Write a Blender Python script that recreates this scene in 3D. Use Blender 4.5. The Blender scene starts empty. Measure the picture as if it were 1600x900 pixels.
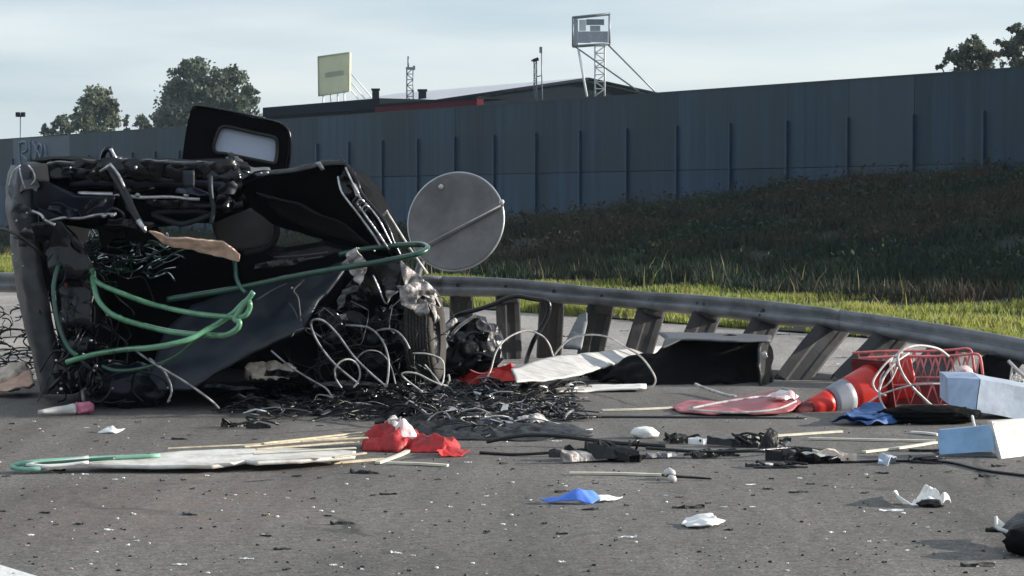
import bpy, bmesh, math, random
from mathutils import Vector, Matrix, noise

S = bpy.context.scene
COL = S.collection
R = math.radians

# ------------------------------------------------------------------ camera
FPX = 3600.0
CAM = Vector((0, 0, 1.3))
PITCH = math.atan(130.0 / FPX)
FWD = Vector((0, math.cos(PITCH), -math.sin(PITCH)))
UPV = Vector((0, math.sin(PITCH), math.cos(PITCH)))
cd = bpy.data.cameras.new('camera')
cd.sensor_width = 36.0
cd.lens = 36.0 * FPX / 1600.0
cd.clip_start = 0.1
cd.clip_end = 5000
cam = bpy.data.objects.new('camera', cd)
COL.objects.link(cam)
cam.location = CAM
cam.rotation_euler = (math.pi / 2 - PITCH, 0, 0)
S.camera = cam

# ------------------------------------------------------------------ light
SUN_EL, SUN_AZ = 15.0, 7.0          # azimuth: degrees beyond straight right
sdir = Vector((math.cos(R(SUN_EL)) * math.cos(R(SUN_AZ)), math.cos(R(SUN_EL)) * math.sin(R(SUN_AZ)), math.sin(R(SUN_EL))))
ld = bpy.data.lights.new('sun', 'SUN')
ld.energy = 4.6
ld.angle = R(0.6)
ld.color = (1.0, 0.93, 0.83)
sun = bpy.data.objects.new('sun', ld)
COL.objects.link(sun)
sun.rotation_euler = sdir.to_track_quat('Z', 'Y').to_euler()
sun.location = (30, 10, 30)

wd = bpy.data.worlds.new('World')
S.world = wd
wd.use_nodes = True
nt = wd.node_tree
nt.nodes.clear()
N = nt.nodes.new
out = N('ShaderNodeOutputWorld'); bg = N('ShaderNodeBackground')
sky = N('ShaderNodeTexSky'); sky.sky_type = 'NISHITA'; sky.sun_disc = False
sky.sun_elevation = R(SUN_EL); sky.sun_rotation = R(90 - SUN_AZ)
sky.air_density = 1.0; sky.dust_density = 0.6; sky.ozone_density = 2.0
tc = N('ShaderNodeTexCoord'); mp = N('ShaderNodeMapping')
mp.inputs['Scale'].default_value = (2.6, 2.6, 19.0)
mp.inputs['Location'].default_value = (0.3, 0.0, 0.35)
nz = N('ShaderNodeTexNoise'); nz.inputs['Scale'].default_value = 1.6; nz.inputs['Detail'].default_value = 5; nz.inputs['Roughness'].default_value = 0.5
rp = N('ShaderNodeValToRGB'); rp.color_ramp.elements[0].position = 0.36; rp.color_ramp.elements[1].position = 0.66
rp.color_ramp.elements[0].color = (2.55, 3.1, 3.62, 1); rp.color_ramp.elements[1].color = (3.95, 4.25, 4.45, 1)
mx = N('ShaderNodeMix'); mx.data_type = 'RGBA'
mx.inputs['Factor'].default_value = 0.82
L = nt.links.new
L(tc.outputs['Generated'], mp.inputs['Vector']); L(mp.outputs['Vector'], nz.inputs['Vector'])
L(nz.outputs['Fac'], rp.inputs['Fac']); L(rp.outputs['Color'], mx.inputs['B'])
L(sky.outputs['Color'], mx.inputs['A']); L(mx.outputs['Result'], bg.inputs['Color'])
bg.inputs['Strength'].default_value = 0.12
L(bg.outputs['Background'], out.inputs['Surface'])

S.view_settings.view_transform = 'Standard'
S.view_settings.look = 'None'
S.view_settings.gamma = 1.0
S.view_settings.use_curve_mapping = False
S.view_settings.exposure = 0.78

# ------------------------------------------------------------------ helpers
rng = random.Random(11)

def ray(px, py):
    return FWD + Vector((1, 0, 0)) * ((px - 800) / FPX) + UPV * ((450 - py) / FPX)

def W(px, py, D):
    "world point seen at this direction, at ground distance D from the camera"
    r = ray(px, py)
    return CAM + r * (D / r.y)

def G(px, py, z=0.0):
    "point of the level plane at height z in this direction"
    r = ray(px, py)
    return CAM + r * ((z - CAM.z) / r.z)

def catmull(pts, sub=6, closed=False):
    n = len(pts)
    if n < 3 or sub < 2:
        return [Vector(p) for p in pts]
    o = []
    segs = n if closed else n - 1
    for i in range(segs):
        if closed:
            p0, p1, p2, p3 = pts[(i - 1) % n], pts[i], pts[(i + 1) % n], pts[(i + 2) % n]
        else:
            p0, p1, p2, p3 = pts[max(i - 1, 0)], pts[i], pts[i + 1], pts[min(i + 2, n - 1)]
        p0, p1, p2, p3 = Vector(p0), Vector(p1), Vector(p2), Vector(p3)
        for k in range(sub):
            t = k / sub
            o.append(0.5 * ((2 * p1) + (p2 - p0) * t + (2 * p0 - 5 * p1 + 4 * p2 - p3) * t * t + (3 * p1 - p0 - 3 * p2 + p3) * t * t * t))
    if not closed:
        o.append(Vector(pts[-1]))
    return o

def tube(bm, pts, r, n=6, sub=5, closed=False, mi=0, taper=None):
    P = catmull(pts, sub, closed)
    m = len(P)
    rings = []
    prev = None
    for i, p in enumerate(P):
        if closed:
            t = P[(i + 1) % m] - P[i - 1]
        else:
            t = P[min(i + 1, m - 1)] - P[max(i - 1, 0)]
        if t.length < 1e-7:
            t = Vector((0, 0, 1))
        t.normalize()
        a = prev if prev is not None else Vector((0, 0, 1))
        b = t.cross(a)
        if b.length < 1e-3:
            b = t.cross(Vector((1, 0.3, 0)))
        b.normalize()
        a = b.cross(t).normalized()
        prev = a
        rr = r if taper is None else r * (1 + (taper - 1) * i / (m - 1))
        rings.append([bm.verts.new(p + (a * math.cos(2 * math.pi * k / n) + b * math.sin(2 * math.pi * k / n)) * rr) for k in range(n)])
    for i in range(m if closed else m - 1):
        A, B = rings[i], rings[(i + 1) % m]
        for k in range(n):
            f = bm.faces.new((A[k], A[(k + 1) % n], B[(k + 1) % n], B[k]))
            f.material_index = mi; f.smooth = True
    if not closed:
        for rg in (rings[0][::-1], rings[-1]):
            f = bm.faces.new(rg); f.material_index = mi
    return bm

def box(bm, c, size, rot=None, mi=0):
    M = Matrix.Translation(Vector(c))
    if rot is not None:
        M = M @ rot.to_4x4()
    M = M @ Matrix.Diagonal((size[0], size[1], size[2], 1))
    g = bmesh.ops.create_cube(bm, size=1, matrix=M)
    for v in g['verts']:
        for f in v.link_faces:
            f.material_index = mi
    return g['verts']

def hexa(bm, p, mi=0):
    "8 corners: front quad (4, around) then back quad (4)"
    v = [bm.verts.new(q) for q in p]
    for q in ((0, 1, 2, 3), (7, 6, 5, 4), (0, 4, 5, 1), (1, 5, 6, 2), (2, 6, 7, 3), (3, 7, 4, 0)):
        f = bm.faces.new([v[i] for i in q]); f.material_index = mi
    return v

def bevel(bm, w, seg=2):
    bmesh.ops.bevel(bm, geom=bm.edges[:], offset=w, segments=seg, affect='EDGES', clamp_overlap=True)

def solid(bm, th):
    bmesh.ops.recalc_face_normals(bm, faces=bm.faces[:])
    bm.normal_update()
    fs = bm.faces[:]; be = [e for e in bm.edges if e.is_boundary]
    mp_ = {v: bm.verts.new(v.co - v.normal * th) for v in bm.verts[:]}
    for f in fs:
        g = bm.faces.new([mp_[v] for v in reversed(f.verts)]); g.material_index = f.material_index; g.smooth = f.smooth
    for e in be:
        lo = e.link_loops[0]; a_, b_ = lo.vert, lo.link_loop_next.vert
        bm.faces.new((b_, a_, mp_[a_], mp_[b_]))

def sheet(pts, th=0.006, cuts=3, amp=0.02, sc=4.0, seed=0, sharp=False, smooth=True):
    "a plate with this outline, dented by noise, with real thickness"
    bm = bmesh.new()
    f = bm.faces.new([bm.verts.new(p) for p in pts])
    f.normal_update()
    nrm = f.normal.copy()
    bmesh.ops.triangulate(bm, faces=bm.faces[:])
    for k in range(cuts):
        bmesh.ops.subdivide_edges(bm, edges=bm.edges[:], cuts=1)
        bmesh.ops.triangulate(bm, faces=bm.faces[:])
        bmesh.ops.beautify_fill(bm, faces=bm.faces[:], edges=[e for e in bm.edges if not e.is_boundary])
    off = Vector((seed * 3.7, seed * 1.3, seed * 7.1))
    for v in bm.verts:
        q = v.co * sc + off
        h = noise.noise(q)
        if sharp:
            h = 1 - 2 * abs(h) * 1.6
        h2 = noise.noise(q * 2.7)
        v.co += nrm * (h + 0.4 * h2) * amp + Vector((noise.noise(q + Vector((9, 0, 0))), 0, noise.noise(q + Vector((0, 9, 0))))) * amp * 0.35
    solid(bm, th)
    for f in bm.faces:
        f.smooth = smooth
    return bm

def loft(rows, nu=12, nv=12, th=0.006, amp=0.0, sc=4, seed=0, smooth=True, curve=True):
    "plate through several edge lines"
    def rs(line, n):
        P = catmull(line, 8) if curve and len(line) > 2 else [Vector(p) for p in line]
        d = [0]
        for i in range(1, len(P)):
            d.append(d[-1] + (P[i] - P[i - 1]).length)
        o = []
        for k in range(n + 1):
            s = d[-1] * k / n
            j = 0
            while j < len(d) - 2 and d[j + 1] < s:
                j += 1
            w = (s - d[j]) / max(d[j + 1] - d[j], 1e-9)
            o.append(P[j].lerp(P[j + 1], min(max(w, 0), 1)))
        return o
    L0 = [rs(r, nu) for r in rows]
    cols = [rs([L0[j][i] for j in range(len(L0))], nv) for i in range(nu + 1)]
    bm = bmesh.new()
    vs = [[bm.verts.new(p) for p in c] for c in cols]
    for i in range(nu):
        for j in range(nv):
            bm.faces.new((vs[i][j], vs[i + 1][j], vs[i + 1][j + 1], vs[i][j + 1]))
    bm.normal_update()
    if amp:
        off = Vector((seed * 3.1, seed * 5.3, seed))
        mv = [(v, v.normal * (noise.noise(v.co * sc + off) + .5 * noise.noise(v.co * sc * 2.9 + off)) * amp) for v in bm.verts]
        for v, d in mv:
            v.co += d
    solid(bm, th)
    for f in bm.faces:
        f.smooth = smooth
    return bm

def lump(c, rad, seed=0, amp=0.3, sc=2.0, sub=3, rot=None, sharp=False):
    bm = bmesh.new()
    bmesh.ops.create_icosphere(bm, subdivisions=sub, radius=1)
    off = Vector((seed * 4.3, seed, seed * 2.2))
    for v in bm.verts:
        h = noise.noise(v.co * sc + off) + 0.5 * noise.noise(v.co * sc * 2.5 + off)
        if sharp:
            h = 0.5 - abs(h) * 1.5
        q = v.co * (1 + amp * h)
        q = Vector((q.x * rad[0], q.y * rad[1], q.z * rad[2]))
        if rot is not None:
            q = rot @ q
        v.co = q + Vector(c)
    for f in bm.faces:
        f.smooth = True
    return bm

def lathe(p, q, prof, n=12):
    bm = newbm(); ax = (q - p); d = ax.normalized(); u = d.cross(Vector((0, 0, 1))).normalized(); w = u.cross(d); rg = []
    for f, r in prof:
        rg.append([bm.verts.new(p + ax * f + (u * math.cos(2 * math.pi * k / n) + w * math.sin(2 * math.pi * k / n)) * r) for k in range(n)])
    for i in range(len(rg) - 1):
        for k in range(n):
            f = bm.faces.new((rg[i][k], rg[i][(k + 1) % n], rg[i + 1][(k + 1) % n], rg[i + 1][k])); f.smooth = True
    bm.faces.new(rg[0][::-1]); bm.faces.new(rg[-1])
    return bm

BASE = {}

def tag(o, label=None, cat=None, group=None, kind=None):
    if label: o['label'] = label
    if cat: o['category'] = cat
    if group: o['group'] = group
    if kind: o['kind'] = kind
    return o

def obj(name, bm, mats, parent=None, label=None, cat=None, group=None, kind=None, recenter=True):
    me = bpy.data.meshes.new(name)
    bm.normal_update()
    if parent is not None:
        b = BASE[parent.name]
    elif recenter and len(bm.verts):
        xs = [v.co.x for v in bm.verts]; ys = [v.co.y for v in bm.verts]; zs = [v.co.z for v in bm.verts]
        b = Vector(((min(xs) + max(xs)) / 2, (min(ys) + max(ys)) / 2, min(zs)))
    else:
        b = Vector((0, 0, 0))
    bmesh.ops.translate(bm, verts=bm.verts[:], vec=-b)
    bm.to_mesh(me); bm.free()
    for m in (mats if isinstance(mats, (list, tuple)) else [mats]):
        me.materials.append(m)
    o = bpy.data.objects.new(name, me)
    COL.objects.link(o)
    if parent is not None:
        o.parent = parent
    else:
        o.location = b
    BASE[o.name] = b
    tag(o, label, cat, group, kind)
    return o

def thing(name, loc, label, cat, group=None):
    o = bpy.data.objects.new(name, None)
    o.empty_display_size = 0.2
    COL.objects.link(o)
    o.location = loc
    BASE[o.name] = Vector(loc)
    tag(o, label, cat, group)
    return o

def newbm():
    return bmesh.new()

# ------------------------------------------------------------------ materials
def mat(name, col, rough=0.6, metal=0.0, var=0.25, vs=6.0, bump=0.0, bs=30.0, coat=0.0, rand=0.0, trans=0.0, col2=None, thr=(0.35, 0.65), spec=0.5):
    m = bpy.data.materials.new(name); m.use_nodes = True
    n = m.node_tree; p = n.nodes['Principled BSDF']
    p.inputs['Roughness'].default_value = rough
    p.inputs['Metallic'].default_value = metal
    p.inputs['Coat Weight'].default_value = coat
    p.inputs['Specular IOR Level'].default_value = spec
    A = n.nodes.new; K = n.links.new
    t = A('ShaderNodeTexCoord')
    z = A('ShaderNodeTexNoise'); z.inputs['Scale'].default_value = vs; z.inputs['Detail'].default_value = 6; z.inputs['Roughness'].default_value = 0.6
    K(t.outputs['Object'], z.inputs['Vector'])
    r = A('ShaderNodeValToRGB')
    c2 = col2 if col2 else tuple(min(1, c * (1 + var)) for c in col)
    c1 = col if col2 else tuple(c * (1 - var) for c in col)
    r.color_ramp.elements[0].position = thr[0]; r.color_ramp.elements[0].color = (*c1, 1)
    r.color_ramp.elements[1].position = thr[1]; r.color_ramp.elements[1].color = (*c2, 1)
    K(z.outputs['Fac'], r.inputs['Fac'])
    src = r.outputs['Color']
    if rand:
        oi = A('ShaderNodeObjectInfo'); mr = A('ShaderNodeMapRange')
        mr.inputs['To Min'].default_value = 1 - rand; mr.inputs['To Max'].default_value = 1 + rand
        K(oi.outputs['Random'], mr.inputs['Value'])
        hv = A('ShaderNodeHueSaturation'); K(mr.outputs['Result'], hv.inputs['Value']); K(src, hv.inputs['Color'])
        src = hv.outputs['Color']
    K(src, p.inputs['Base Color'])
    rr = A('ShaderNodeMapRange'); rr.inputs['To Min'].default_value = max(0.02, rough * 0.75); rr.inputs['To Max'].default_value = min(1, rough * 1.25)
    K(z.outputs['Fac'], rr.inputs['Value']); K(rr.outputs['Result'], p.inputs['Roughness'])
    if bump:
        z2 = A('ShaderNodeTexNoise'); z2.inputs['Scale'].default_value = bs; z2.inputs['Detail'].default_value = 4
        K(t.outputs['Object'], z2.inputs['Vector'])
        b = A('ShaderNodeBump'); b.inputs['Strength'].default_value = bump; b.inputs['Distance'].default_value = 0.02
        K(z2.outputs['Fac'], b.inputs['Height']); K(b.outputs['Normal'], p.inputs['Normal'])
    if trans:
        o = n.nodes['Material Output']
        tr = A('ShaderNodeBsdfTranslucent'); ms = A('ShaderNodeMixShader'); ms.inputs[0].default_value = trans
        K(src, tr.inputs['Color']); K(p.outputs[0], ms.inputs[1]); K(tr.outputs[0], ms.inputs[2]); K(ms.outputs[0], o.inputs['Surface'])
    return m

M = {}
M['black_paint'] = mat('black_paint', (0.003, 0.0035, 0.006), 0.24, 0, 0.5, 9, 0.4, 14, spec=0.45, col2=(0.03, 0.03, 0.032), thr=(0.56, 0.75))
M['black_matte'] = mat('black_matte', (0.003, 0.003, 0.0035), 0.8, 0, 0.5, 8, 0.4, 20, spec=0.08)
M['black_plastic'] = mat('black_plastic', (0.006, 0.006, 0.007), 0.45, 0, 0.4, 9, 0.4, 40, spec=0.3)
M['dark_blue_paint'] = mat('dark_blue_paint', (0.004, 0.007, 0.016), 0.35, 0, 0.4, 4, 0.2, 12, spec=0.35)
M['grey_paint'] = mat('grey_paint', (0.02, 0.024, 0.03), 0.5, 0, 0.45, 7, 0.25, 16, spec=0.3)
M['side_grey'] = mat('side_grey', (0.03, 0.033, 0.04), 0.42, 0, 0.5, 7, 0.3, 12, spec=0.5, col2=(0.075, 0.07, 0.068), thr=(0.5, 0.75))
M['slab_blue'] = mat('slab_blue', (0.016, 0.022, 0.031), 0.45, 0, 0.4, 7, 0.3, 10, spec=0.45, col2=(0.045, 0.046, 0.05), thr=(0.52, 0.78))
M['grey_panel'] = mat('grey_panel', (0.075, 0.076, 0.082), 0.5, 0, 0.2, 4, 0.12, 20)
M['bare_metal'] = mat('bare_metal', (0.5, 0.5, 0.52), 0.35, 0.85, 0.4, 14, 0.5, 30)
M['torn_metal'] = mat('torn_metal', (0.2, 0.18, 0.175), 0.6, 0.1, 0.5, 16, 0.7, 30, col2=(0.62, 0.58, 0.56), thr=(0.42, 0.62))
M['lining'] = mat('lining', (0.12, 0.105, 0.1), 0.7, 0, 0.15, 4, 0.1, 30)
M['card'] = mat('card', (0.6, 0.4, 0.3), 0.85, 0, 0.25, 12, 0.3, 30)
M['foam'] = mat('foam', (0.6, 0.5, 0.42), 0.9, 0, 0.2, 12, 0.5, 25)
M['rubber'] = mat('rubber', (0.022, 0.021, 0.02), 0.75, 0, 0.5, 10, 0.4, 40)
M['dusty_rubber'] = mat('dusty_rubber', (0.034, 0.029, 0.025), 0.85, 0, 0.3, 9, 0.3, 60)
M['hose_green'] = mat('hose_green', (0.009, 0.062, 0.036), 0.3, 0, 0.4, 5, 0.05, 30, coat=0.6)
M['hose_sunlit'] = mat('hose_sunlit', (0.028, 0.14, 0.06), 0.28, 0, 0.5, 5, 0.05, 30, coat=0.8, col2=(0.14, 0.34, 0.19))  # paler copy of the hose green, sunlight put into the colour
M['white_cable'] = mat('white_cable', (0.5, 0.48, 0.46), 0.5, 0, 0.4, 18, 0.2, 50)
M['grey_cable'] = mat('grey_cable', (0.22, 0.22, 0.23), 0.35, 0, 0.6, 12, 0.2, 50)
M['black_cable'] = mat('black_cable', (0.004, 0.004, 0.005), 0.32, 0, 0.5, 12, 0.2, 60)
M['galv'] = mat('galv', (0.16, 0.165, 0.175), 0.55, 0.3, 0.35, 5, 0.15, 12)
M['galv_dark'] = mat('galv_dark', (0.036, 0.034, 0.035), 0.75, 0.05, 0.3, 7, 0.2, 18, rand=0.2)
M['sign_back'] = mat('sign_back', (0.19, 0.182, 0.18), 0.55, 0.12, 0.28, 3.5, 0.1, 9)
M['sign_rim'] = mat('sign_rim', (0.5, 0.5, 0.5), 0.35, 0.6, 0.2, 8)
M['white_board'] = mat('white_board', (0.78, 0.76, 0.73), 0.5, 0, 0.15, 5, 0.15, 20)
M['dull_board'] = mat('dull_board', (0.4, 0.39, 0.37), 0.6, 0, 0.3, 9, 0.2, 20, col2=(0.6, 0.58, 0.56))
M['white_plastic'] = mat('white_plastic', (0.58, 0.57, 0.55), 0.45, 0, 0.16, 7, 0.1, 14)
M['paper'] = mat('paper', (0.8, 0.79, 0.77), 0.8, 0, 0.08, 10, 0.1, 40)
M['red_fabric'] = mat('red_fabric', (0.4, 0.012, 0.014), 0.55, 0, 0.4, 14, 0.3, 40)
M['pink_fabric'] = mat('pink_fabric', (0.72, 0.4, 0.4), 0.7, 0, 0.3, 10, 0.3, 40, col2=(0.8, 0.75, 0.73), thr=(0.4, 0.6))
M['red_sheet'] = mat('red_sheet', (0.42, 0.11, 0.125), 0.5, 0, 0.18, 5, 0.1, 20)
M['red_plastic'] = mat('red_plastic', (0.6, 0.022, 0.015), 0.4, 0, 0.2, 6)
M['deep_red'] = mat('deep_red', (0.13, 0.006, 0.008), 0.55, 0, 0.4, 8, 0.2, 20)
M['lattice_red'] = mat('lattice_red', (0.62, 0.16, 0.16), 0.45, 0, 0.3, 10, 0.1, 30)
M['cone_white'] = mat('cone_white', (0.33, 0.35, 0.4), 0.5, 0, 0.15, 8)
M['cone_band'] = mat('cone_band', (0.25, 0.26, 0.3), 0.5, 0, 0.2, 8)
M['blue_tarp'] = mat('blue_tarp', (0.02, 0.085, 0.25), 0.6, 0, 0.2, 8, 0.3, 20)
M['blue_board'] = mat('blue_board', (0.24, 0.4, 0.6), 0.55, 0, 0.16, 7, 0.15, 14)
M['pale_blue'] = mat('pale_blue', (0.37, 0.42, 0.5), 0.55, 0, 0.18, 7, 0.15, 14)
M['paler_blue'] = mat('paler_blue', (0.36, 0.46, 0.62), 0.55, 0, 0.18, 8, 0.15, 14)
M['blue_paper'] = mat('blue_paper', (0.09, 0.22, 0.75), 0.7, 0, 0.12, 9, 0.1, 30)
M['wood'] = mat('wood', (0.58, 0.5, 0.36), 0.75, 0, 0.25, 14, 0.2, 40)
M['pale_green'] = mat('pale_green', (0.2, 0.42, 0.32), 0.5, 0, 0.25, 8)
M['pink_cap'] = mat('pink_cap', (0.5, 0.16, 0.25), 0.5, 0, 0.4, 22, 0.2, 30)
M['wall_low'] = mat('wall_low', (0.013, 0.03, 0.052), 0.5, 0, 0.22, 1.3, 0.08, 6, rand=0.22)
M['wall_mid'] = mat('wall_mid', (0.014, 0.03, 0.048), 0.55, 0, 0.18, 1.0, 0.08, 6, rand=0.18)
M['wall_top'] = mat('wall_top', (0.017, 0.03, 0.04), 0.6, 0, 0.15, 0.9, 0.08, 6, rand=0.1)
M['wall_light'] = mat('wall_light', (0.03, 0.047, 0.066), 0.55, 0, 0.1, 1.0)
M['wall_graf'] = mat('wall_graf', (0.05, 0.075, 0.11), 0.5, 0, 0.1, 1.0)
M['graf_paint'] = mat('graf_paint', (0.13, 0.18, 0.25), 0.5)
M['wall_post'] = mat('wall_post', (0.019, 0.045, 0.085), 0.45, 0.1, 0.2, 2.0)
M['hall_dark'] = mat('hall_dark', (0.012, 0.018, 0.025), 0.95, 0, 0.15, 0.6, rand=0.08, spec=0.03)
M['hall_red'] = mat('hall_red', (0.1, 0.018, 0.028), 0.9, 0, 0.12, 0.6, spec=0.05)
M['hall_roof'] = mat('hall_roof', (0.6, 0.58, 0.6), 0.4, 0.2, 0.08, 0.6)
M['far_steel'] = mat('far_steel', (0.2, 0.23, 0.26), 0.5, 0.4, 0.15, 2)
M['far_white'] = mat('far_white', (0.62, 0.64, 0.66), 0.5, 0, 0.05, 2)
M['billboard'] = mat('billboard', (0.55, 0.58, 0.46), 0.6, 0, 0.06, 1, trans=0.35)
M['billboard_print'] = mat('billboard_print', (0.48, 0.52, 0.41), 0.6, 0, 0.06, 1, trans=0.35)
M['bark'] = mat('bark', (0.06, 0.05, 0.04), 0.9, 0, 0.3, 4, 0.4, 10)
M['leaf_a'] = mat('leaf_a', (0.1, 0.12, 0.085), 0.6, 0, 0.5, 0.35, trans=0.35)
M['leaf_b'] = mat('leaf_b', (0.12, 0.135, 0.085), 0.6, 0, 0.45, 0.4, trans=0.35)
M['leaf_c'] = mat('leaf_c', (0.1, 0.115, 0.08), 0.6, 0, 0.4, 0.5, trans=0.3)
M['grass'] = mat('grass', (0.22, 0.28, 0.055), 0.6, 0, 0.5, 0.5, trans=0.5, col2=(0.36, 0.36, 0.09))
M['dry_grass'] = mat('dry_grass', (0.2, 0.17, 0.08), 0.7, 0, 0.3, 1.0, trans=0.4)
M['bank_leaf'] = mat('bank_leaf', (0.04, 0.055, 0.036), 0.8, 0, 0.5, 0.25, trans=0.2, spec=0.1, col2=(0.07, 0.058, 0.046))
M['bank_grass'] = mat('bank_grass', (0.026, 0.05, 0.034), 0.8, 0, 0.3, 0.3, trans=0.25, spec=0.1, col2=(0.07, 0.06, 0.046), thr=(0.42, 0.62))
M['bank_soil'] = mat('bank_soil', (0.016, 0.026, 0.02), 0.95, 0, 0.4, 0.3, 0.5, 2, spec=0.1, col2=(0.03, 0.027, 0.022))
M['ground'] = mat('ground', (0.06, 0.065, 0.035), 0.9, 0, 0.3, 0.3)
M['marking'] = mat('marking', (0.72, 0.72, 0.7), 0.7, 0, 0.1, 8, 0.2, 60, col2=(0.5, 0.5, 0.49), thr=(0.55, 0.75))
M['cream'] = mat('cream', (0.66, 0.62, 0.5), 0.7, 0, 0.15, 12)

def streaky(name, low, high, top, rough, rand):
    "weathered barrier sheet: vertical rain streaks, blotches, duller and greener towards its upper strip"
    m = bpy.data.materials.new(name); m.use_nodes = True
    n = m.node_tree; p = n.nodes['Principled BSDF']; A = n.nodes.new; K = n.links.new
    p.inputs['Roughness'].default_value = rough; p.inputs['Specular IOR Level'].default_value = 0.3
    g = A('ShaderNodeNewGeometry'); mp_ = A('ShaderNodeMapping'); mp_.inputs['Scale'].default_value = (3.4, 3.4, 0.14)
    K(g.outputs['Position'], mp_.inputs['Vector'])
    z = A('ShaderNodeTexNoise'); z.inputs['Scale'].default_value = 1.0; z.inputs['Detail'].default_value = 6; z.inputs['Roughness'].default_value = .65
    K(mp_.outputs['Vector'], z.inputs['Vector'])
    z2 = A('ShaderNodeTexNoise'); z2.inputs['Scale'].default_value = .45; z2.inputs['Detail'].default_value = 4; K(g.outputs['Position'], z2.inputs['Vector'])
    r = A('ShaderNodeValToRGB'); r.color_ramp.elements[0].position = .34; r.color_ramp.elements[0].color = (*low, 1); r.color_ramp.elements[1].position = .68; r.color_ramp.elements[1].color = (*high, 1)
    K(z.outputs['Fac'], r.inputs['Fac'])
    x = A('ShaderNodeMix'); x.data_type = 'RGBA'; x.inputs['B'].default_value = (*top, 1)
    mr = A('ShaderNodeMapRange'); mr.inputs['From Min'].default_value = .4; mr.inputs['From Max'].default_value = .65; mr.inputs['To Max'].default_value = .8
    K(z2.outputs['Fac'], mr.inputs['Value']); K(mr.outputs['Result'], x.inputs['Factor']); K(r.outputs['Color'], x.inputs['A'])
    oi = A('ShaderNodeObjectInfo'); m2 = A('ShaderNodeMapRange'); m2.inputs['To Min'].default_value = 1 - rand; m2.inputs['To Max'].default_value = 1 + rand
    K(oi.outputs['Random'], m2.inputs['Value']); hv = A('ShaderNodeHueSaturation'); K(m2.outputs['Result'], hv.inputs['Value']); K(x.outputs['Result'], hv.inputs['Color'])
    K(hv.outputs['Color'], p.inputs['Base Color'])
    return m
M['wall_low'] = streaky('wall_low', (0.009, 0.028, 0.062), (0.03, 0.068, 0.118), (0.02, 0.042, 0.064), 0.5, 0.25)
M['wall_mid'] = streaky('wall_mid', (0.01, 0.028, 0.05), (0.032, 0.062, 0.096), (0.024, 0.041, 0.053), 0.55, 0.2)
M['wall_light'] = streaky('wall_light', (0.036, 0.058, 0.084), (0.046, 0.07, 0.098), (0.042, 0.062, 0.082), 0.55, 0.05)

def glass_mat():
    m = bpy.data.materials.new('tinted_glass'); m.use_nodes = True
    n = m.node_tree; p = n.nodes['Principled BSDF']
    p.inputs['Base Color'].default_value = (0.55, 0.6, 0.72, 1)
    p.inputs['Roughness'].default_value = 0.3
    p.inputs['Alpha'].default_value = 0.8
    z = n.nodes.new('ShaderNodeTexNoise'); z.inputs['Scale'].default_value = 5
    mr = n.nodes.new('ShaderNodeMapRange'); mr.inputs['To Min'].default_value = 0.2; mr.inputs['To Max'].default_value = 0.45
    n.links.new(z.outputs['Fac'], mr.inputs['Value']); n.links.new(mr.outputs['Result'], p.inputs['Roughness'])
    return m
M['glass'] = glass_mat()

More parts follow.
